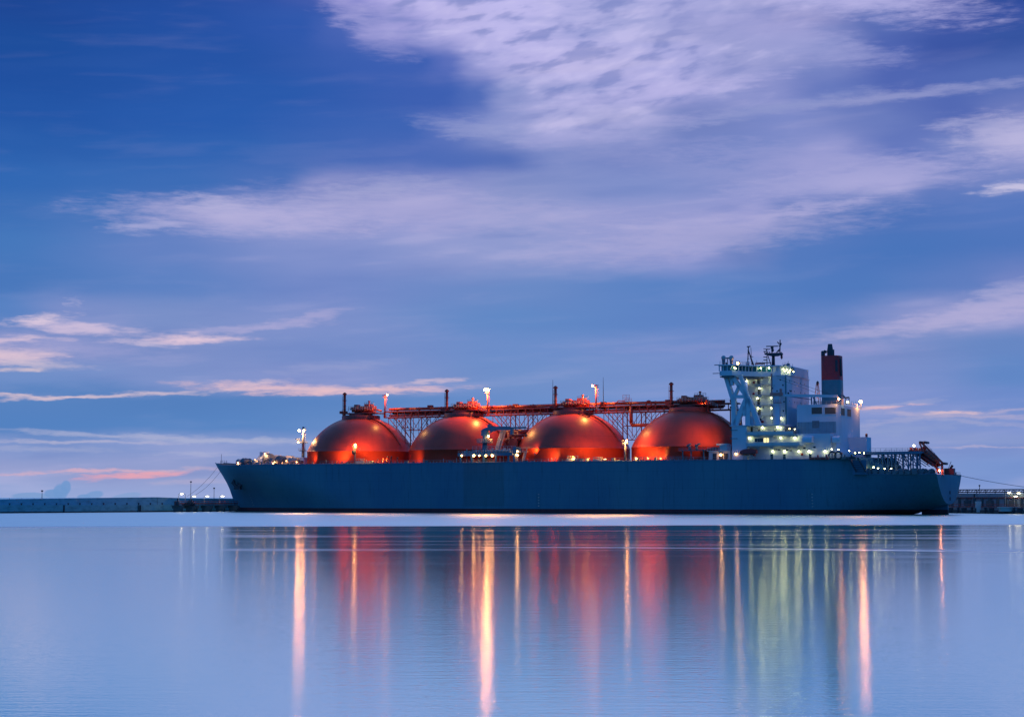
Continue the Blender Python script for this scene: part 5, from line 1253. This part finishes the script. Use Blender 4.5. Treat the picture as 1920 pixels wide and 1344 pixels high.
# ------------------------------------------------------------------ left breakwater and its jetty
def wbox(mb_, a, b2, th, z0_, z1_):
    """wall strip from world a to b2 (x, y), going back th"""
    a, b2 = Vector((*a, 0)), Vector((*b2, 0)); d = (b2 - a).normalized(); n = Vector((-d.y, d.x, 0)) * th
    c = [a, b2, b2 + n, a + n]; z0_ = z0_ if isinstance(z0_, tuple) else (z0_, z0_); z1_ = z1_ if isinstance(z1_, tuple) else (z1_, z1_)
    zz0 = (z0_[0], z0_[1], z0_[1], z0_[0]); zz1 = (z1_[0], z1_[1], z1_[1], z1_[0])
    vs_ = [(p.x, p.y, z) for p, z in zip(c, zz0)] + [(p.x, p.y, z) for p, z in zip(c, zz1)]
    mb_.add(vs_, [(3,2,1,0),(4,5,6,7),(0,1,5,4),(1,2,6,5),(2,3,7,6),(3,0,4,7)])
A0 = Wp(-150, 950, 585); A1 = Wp(0, 950, 605); A2 = Wp(290, 950, 655); A3 = Wp(345, 950, 668); A4 = Wp(470, 950, 700)
bw = empty('breakwater', None, (A2.x, A2.y, 0)); tag(bw, 'long low concrete breakwater wall running to the left edge', 'breakwater')
def at_origin(name, mb_, m_, par, org):
    cuts = [(0, 0)] + [c for c in mb_.c if 0 < c[0] < len(mb_.v)] + [(len(mb_.v), len(mb_.f))]
    for (v0, f0), (v1, f1) in zip(cuts, cuts[1:]):
        k = MB(); k.v = [(p[0] - org.x, p[1] - org.y, p[2]) for p in mb_.v[v0:v1]]; k.f = [tuple(i - v0 for i in f) for f in mb_.f[f0:f1]]; k.sm = mb_.sm[f0:f1]
        o = k.build(name, M[m_], par)
    return o
def bpart(name, mb_, m_): return at_origin(name, mb_, m_, bw, A2)
apron, wallm, foot = MB(), MB(), MB()
prs = [A0, A1, A2, A3, A4]
ap_y = (946.5, 946.5, 946, 946, 945.5)
topy = (937.5, 935.4, 931.8, 933.8, 934.6)
xsp = (-150, 0, 290, 345, 470)
for i in range(4):
    a, b2 = prs[i], prs[i + 1]
    za0, za1 = Wp(xsp[i], ap_y[i], a.y).z, Wp(xsp[i + 1], ap_y[i + 1], b2.y).z
    zt0, zt1 = Wp(xsp[i], topy[i], a.y + 5).z, Wp(xsp[i + 1], topy[i + 1], b2.y + 5).z
    wbox(apron, (a.x, a.y), (b2.x, b2.y), 6.0, .5, (za0, za1)); wbox(foot, (a.x, a.y + .4), (b2.x, b2.y + .4), 8, -2, .5)
    wbox(wallm, (a.x, a.y + 5), (b2.x, b2.y + 5), 3.5, .4, (zt0, zt1))
bpart('quay_face', apron, 'concb'); bpart('parapet_wall', wallm, 'concb'); bpart('wet_footing', foot, 'concd')
q = MB()
for px_ in (118, 261):
    q.new(); Y = 605 + (655 - 605) * px_ / 290 - .4
    for dx_ in (-2.2, 2.2): p = Wp(px_ + dx_, 946.5, Y); q.box((p.x - .3, Y - .5, .1), (p.x + .3, Y, p.z))
bpart('fender_post', q, 'dark')
q = MB()
for i in range(13):
    q.new(); u = i / 12; px_ = 10 + 280 * u; Y = 605 + 50 * px_ / 290; p = Wp(px_, 937, Y); q.box((p.x - .06, Y + 4.9, 2.8), (p.x + .06, Y + 5.1, p.z - .4 + 1))
bpart('wall_joint', q, 'concd')
q = MB()
for i in range(15):
    px_ = -4 + 22 * i; Y = 605 + 50 * px_ / 290 + 1.2; p = Wp(px_, 946, Y); q.new().bar((p.x, Y, 2.6), (p.x, Y, 3.35), .28, 8, .2); q.bar((p.x, Y, 3.35), (p.x, Y, 3.5), .38, 8)
bpart('bollard', q, 'dark')
# jetty with red pipe rail in front of the breakwater, left of the bow
jy = 652
j0, j1 = Wp(328, 945, jy), Wp(446, 945, jy + 28)
jt = empty('jetty', None, (j0.x, j0.y, 0)); tag(jt, 'low access jetty with a red pipe rail beside the bow', 'jetty')
def jpart(name, mb_, m_, par=None, org=None):
    return at_origin(name, mb_, m_, par or jt, org or j0)
def walkway(p0_, p1_, z, w_, mb_): wbox(mb_, (p0_.x, p0_.y), (p1_.x, p1_.y), w_, z - .3, z)
zj = Wp(400, 946.5, jy + 12).z
q = MB(); walkway(j0, j1, zj, 2.2, q); jpart('walkway', q, 'grey')
q = MB(); d = (j1 - j0)
for k, (dz, r_) in enumerate(((.75, .16), (1.5, .08), (.35, .1))): q.bar((j0.x, j0.y - .1, zj + dz), (j1.x, j1.y - .1, zj + dz), r_, 6)
for i in range(20): p = j0.lerp(j1, i / 19); q.bar((p.x, p.y - .1, zj), (p.x, p.y - .1, zj + 1.5), .06, 4)
jpart('pipe_rail', q, 'redpipe')
q = MB()
for px_ in (333, 356, 360, 386, 412, 437):
    u = (px_ - 328) / 118; p = j0.lerp(j1, u); q.new()
    for dx_ in (-1.4, 1.4): q.bar((p.x + dx_, p.y + 1, -2), (p.x + dx_, p.y + 1, zj - .3), .45, 8)
    q.box((p.x - 2.2, p.y - .3, zj - 1.3), (p.x + 2.2, p.y + 2.2, zj - .3)) 
    q.box((p.x - 1.6, p.y - .5, .5), (p.x + 1.6, p.y + 2.0, 1.3))
jpart('pile', q, 'concd')
q = MB()
for px_, h in ((331, 2.6), (349, 1.2), (352, 2.0), (356, 2.4), (360, 1.7), (345, 1.0)):
    p = j0.lerp(j1, (px_ - 328) / 118); q.new().box((p.x - .8, p.y - .6, zj), (p.x + .9, p.y + .6, zj + h * .5)); q.bar((p.x, p.y, zj), (p.x + .4, p.y, zj + h), .22, 6)
jpart('mooring_hook', q, 'dark')
def pier_lamp(px_, py_, Y, label, base_z, double=False, dark=False, group='lit lamps on the left jetty', arm=1):
    p = Wp(px_, py_, Y); root = empty('street_lamp' if not dark else 'lamp_mast', None, (p.x, Y, base_z)); tag(root, label, 'lamp post' if not dark else 'mast', group)
    h = p.z - base_z; q = MB(); q.bar((0, 0, 0), (0, 0, h), .14 if not dark else .13, 6, .08)
    if dark: q.cb((0, 0, h), (.7, .4, .5))
    q.build('pole', M['lgrey' if not dark else 'dark'], root)
    if not dark:
        a = MB(); a.bar((0, 0, h - .1), (arm * 1.0, -.4, h + .15), .07, 5); a.cb((arm * 1.3, -.5, h + .22), (1.5, .5, .18)); a.build('lamp_arm', M['lgrey'], root)
        g = MB(); g.ball((0, 0, 0), .40, 10, 6, .45); go = g.build('lens', M['pier'], root); go.location = (arm * 1.3, -.55, h + .05); go.scale = (1.5, .8, 1)
    return root
names = ['leftmost lit lamp on the left jetty, close beside a second', 'second lit lamp from the left on the left jetty, brightest of the five', 'middle lit lamp of the five, right under the mooring ropes', 'fourth lit lamp from the left, standing alone on the red railed jetty', 'lit lamp on the left jetty nearest to the bow of the ship']
for (px_, py_, arm), nm in zip(((335, 926, 1), (347.5, 926, -1), (358.5, 930.5, 1), (383, 930.3, 1), (411.5, 930.3, 1)), names):
    u = (px_ - 328) / 118; Y = j0.lerp(j1, u).y + .8; pier_lamp(px_, py_, Y, nm, zj, arm=arm)
for px_, py_, Y, nm in ((79, 920, 624, 'thin unlit mast on the breakwater far to the left'), (358, 903, 690, 'tall thin unlit mast rising above the lit jetty lamps'), (401.5, 915, 698, 'shorter thin unlit mast between the jetty lamps and the bow')):
    pier_lamp(px_, py_, Y, nm, 3.6, dark=True, group='unlit masts behind the left jetty')

# ------------------------------------------------------------------ right pier
Yr = 600
r0, r1 = Wp(1768, 950, 612), Wp(2010, 950, 560)
pier = empty('pier', None, (r0.x, r0.y, 0)); tag(pier, 'concrete pier with a high wall and red pipes behind the stern', 'pier')
def ppart(name, mb_, m_): return jpart(name, mb_, m_, pier, r0)
def ry(px_): return r0.y + (r1.y - r0.y) * (px_ - 1768) / 242
zpt = Wp(1850, 950.5, ry(1850)).z; zwt = Wp(1850, 924.5, ry(1850) + 14).z
q = MB(); wbox(q, (r0.x, r0.y + 2), (r1.x, r1.y + 2), 14, 1.2, zpt); ppart('quay_deck', q, 'conc')
q = MB(); wbox(q, (r0.x, r0.y + 1.4), (r1.x, r1.y + 1.4), 16, -2, 1.2); ppart('wet_footing', q, 'concd')
q = MB(); wbox(q, (r0.x, r0.y + 14), (r1.x, r1.y + 14), 3, zpt, zwt); ppart('back_wall', q, 'conc')
q = MB()
for i in range(16): p = r0.lerp(r1, (i + .5) / 16); q.new().box((p.x - .35, p.y + 12.9, zpt), (p.x + .35, p.y + 13.9, zwt - 1.6)); 
for i in range(5): p = r0.lerp(r1, (i + .7) / 5.5); q.new().box((p.x - 2.2, p.y + 13.2, zpt + .2), (p.x + 1.6, p.y + 13.95, zpt + 2.4))
ppart('wall_buttress', q, 'concd')
q = MB()
z1_, z2_ = Wp(1850, 918, ry(1850) + 15).z, Wp(1850, 922.5, ry(1850) + 15).z
for z in (z1_, z2_): q.bar((r0.x, r0.y + 15, z), (r1.x, r1.y + 15, z), .2, 6); q.bar((r0.x, r0.y + 17, z), (r1.x, r1.y + 17, z), .2, 6)
k = 40
for i in range(k):
    a, b2 = r0.lerp(r1, i / k), r0.lerp(r1, (i + 1) / k); q.bar((a.x, a.y + 15, z2_), (b2.x, b2.y + 15, z1_), .1, 4)
    if i % 3 == 0: q.bar((a.x, a.y + 15, z2_ - 1), (a.x, a.y + 15, z1_), .16, 4)
ppart('pipe_rack', q, 'dark')
q = MB(); 
for dz, r_ in ((.35, .16), (.8, .12), (1.5, .08)): q.bar((r0.x, r0.y + 2.2, zpt + dz - .5), (r1.x, r1.y + 2.2, zpt + dz - .5), r_, 6)
for dz in (.0, .35): q.bar((r0.x, r0.y + 13.6, zpt + 3.0 + dz), (r1.x, r1.y + 13.6, zpt + 3.0 + dz), .1, 6)
for i in range(40): p = r0.lerp(r1, i / 39); q.bar((p.x, p.y + 2.2, zpt), (p.x, p.y + 2.2, zpt + 1.1), .06, 4)
ppart('pipe_rail', q, 'redpipe')
q = MB()
for i in range(18):
    q.new(); p = r0.lerp(r1, (i + .4) / 18); q.box((p.x - 1.1, p.y + .9, .4), (p.x + 1.1, p.y + 1.9, zpt - .3)) if i % 2 else q.bar((p.x, p.y + 1.2, -1), (p.x, p.y + 1.2, zpt), .4, 8)
ppart('fender_post', q, 'dark')
q = MB(); p = Wp(1892, 955, ry(1892)); q.box((p.x - 3.2, p.y - 1.2, .8), (p.x + 3.2, p.y + 1.3, zpt - .2)); q.box((p.x - 3.6, p.y - 1.5, zpt - .2), (p.x + 3.6, p.y + 1.8, zpt + .15)); p = Wp(1835, 955, ry(1835)); q.new().box((p.x - .9, p.y - .5, .4), (p.x + .9, p.y + 1.3, zpt + 2.0)); ppart('concrete_block', q, 'whited')
for (px_, py_, arm), nm in zip(((1884.5, 924, 1), (1902, 924.5, 1), (1910.5, 930.5, -1)), ('left lit lamp on the right pier, standing apart from the other two', 'higher of the two close lit lamps near the right edge', 'lower lit lamp nearest to the right edge')):
    pier_lamp(px_, py_, ry(px_) + 5, nm, zpt, arm=arm, group='lit lamps on the right pier')
p = Wp(1836.5, 910, ry(1836) + 15); mm = empty('lamp_mast', None, (p.x, p.y, zwt)); tag(mm, 'thin unlit mast standing above the pipe rack on the right pier', 'mast')
q = MB(); q.bar((0, 0, 0), (0, 0, p.z - zwt), .12, 6); q.cb((0, 0, p.z - zwt), (.5, .4, .5)); q.build('pole', M['dark'], mm)
for px_, nm, m_ in ((1833, 'twin dark signal boxes on a post before the pier wall', 'dark'),):
    p = Wp(px_, 931, ry(px_) + 10); rt = empty('signal_post', None, (p.x, p.y, zpt)); tag(rt, nm, 'signal post')
    q = MB(); q.bar((0, 0, 0), (0, 0, p.z - zpt), .16, 6); q.build('post', M['dark'], rt)
    for dx_ in (-.85, .85):
        q = MB(); q.cb((dx_, -.2, p.z - zpt - .2), (1.1, .5, 2.4)); q.build('signal_box', M['dark'], rt)
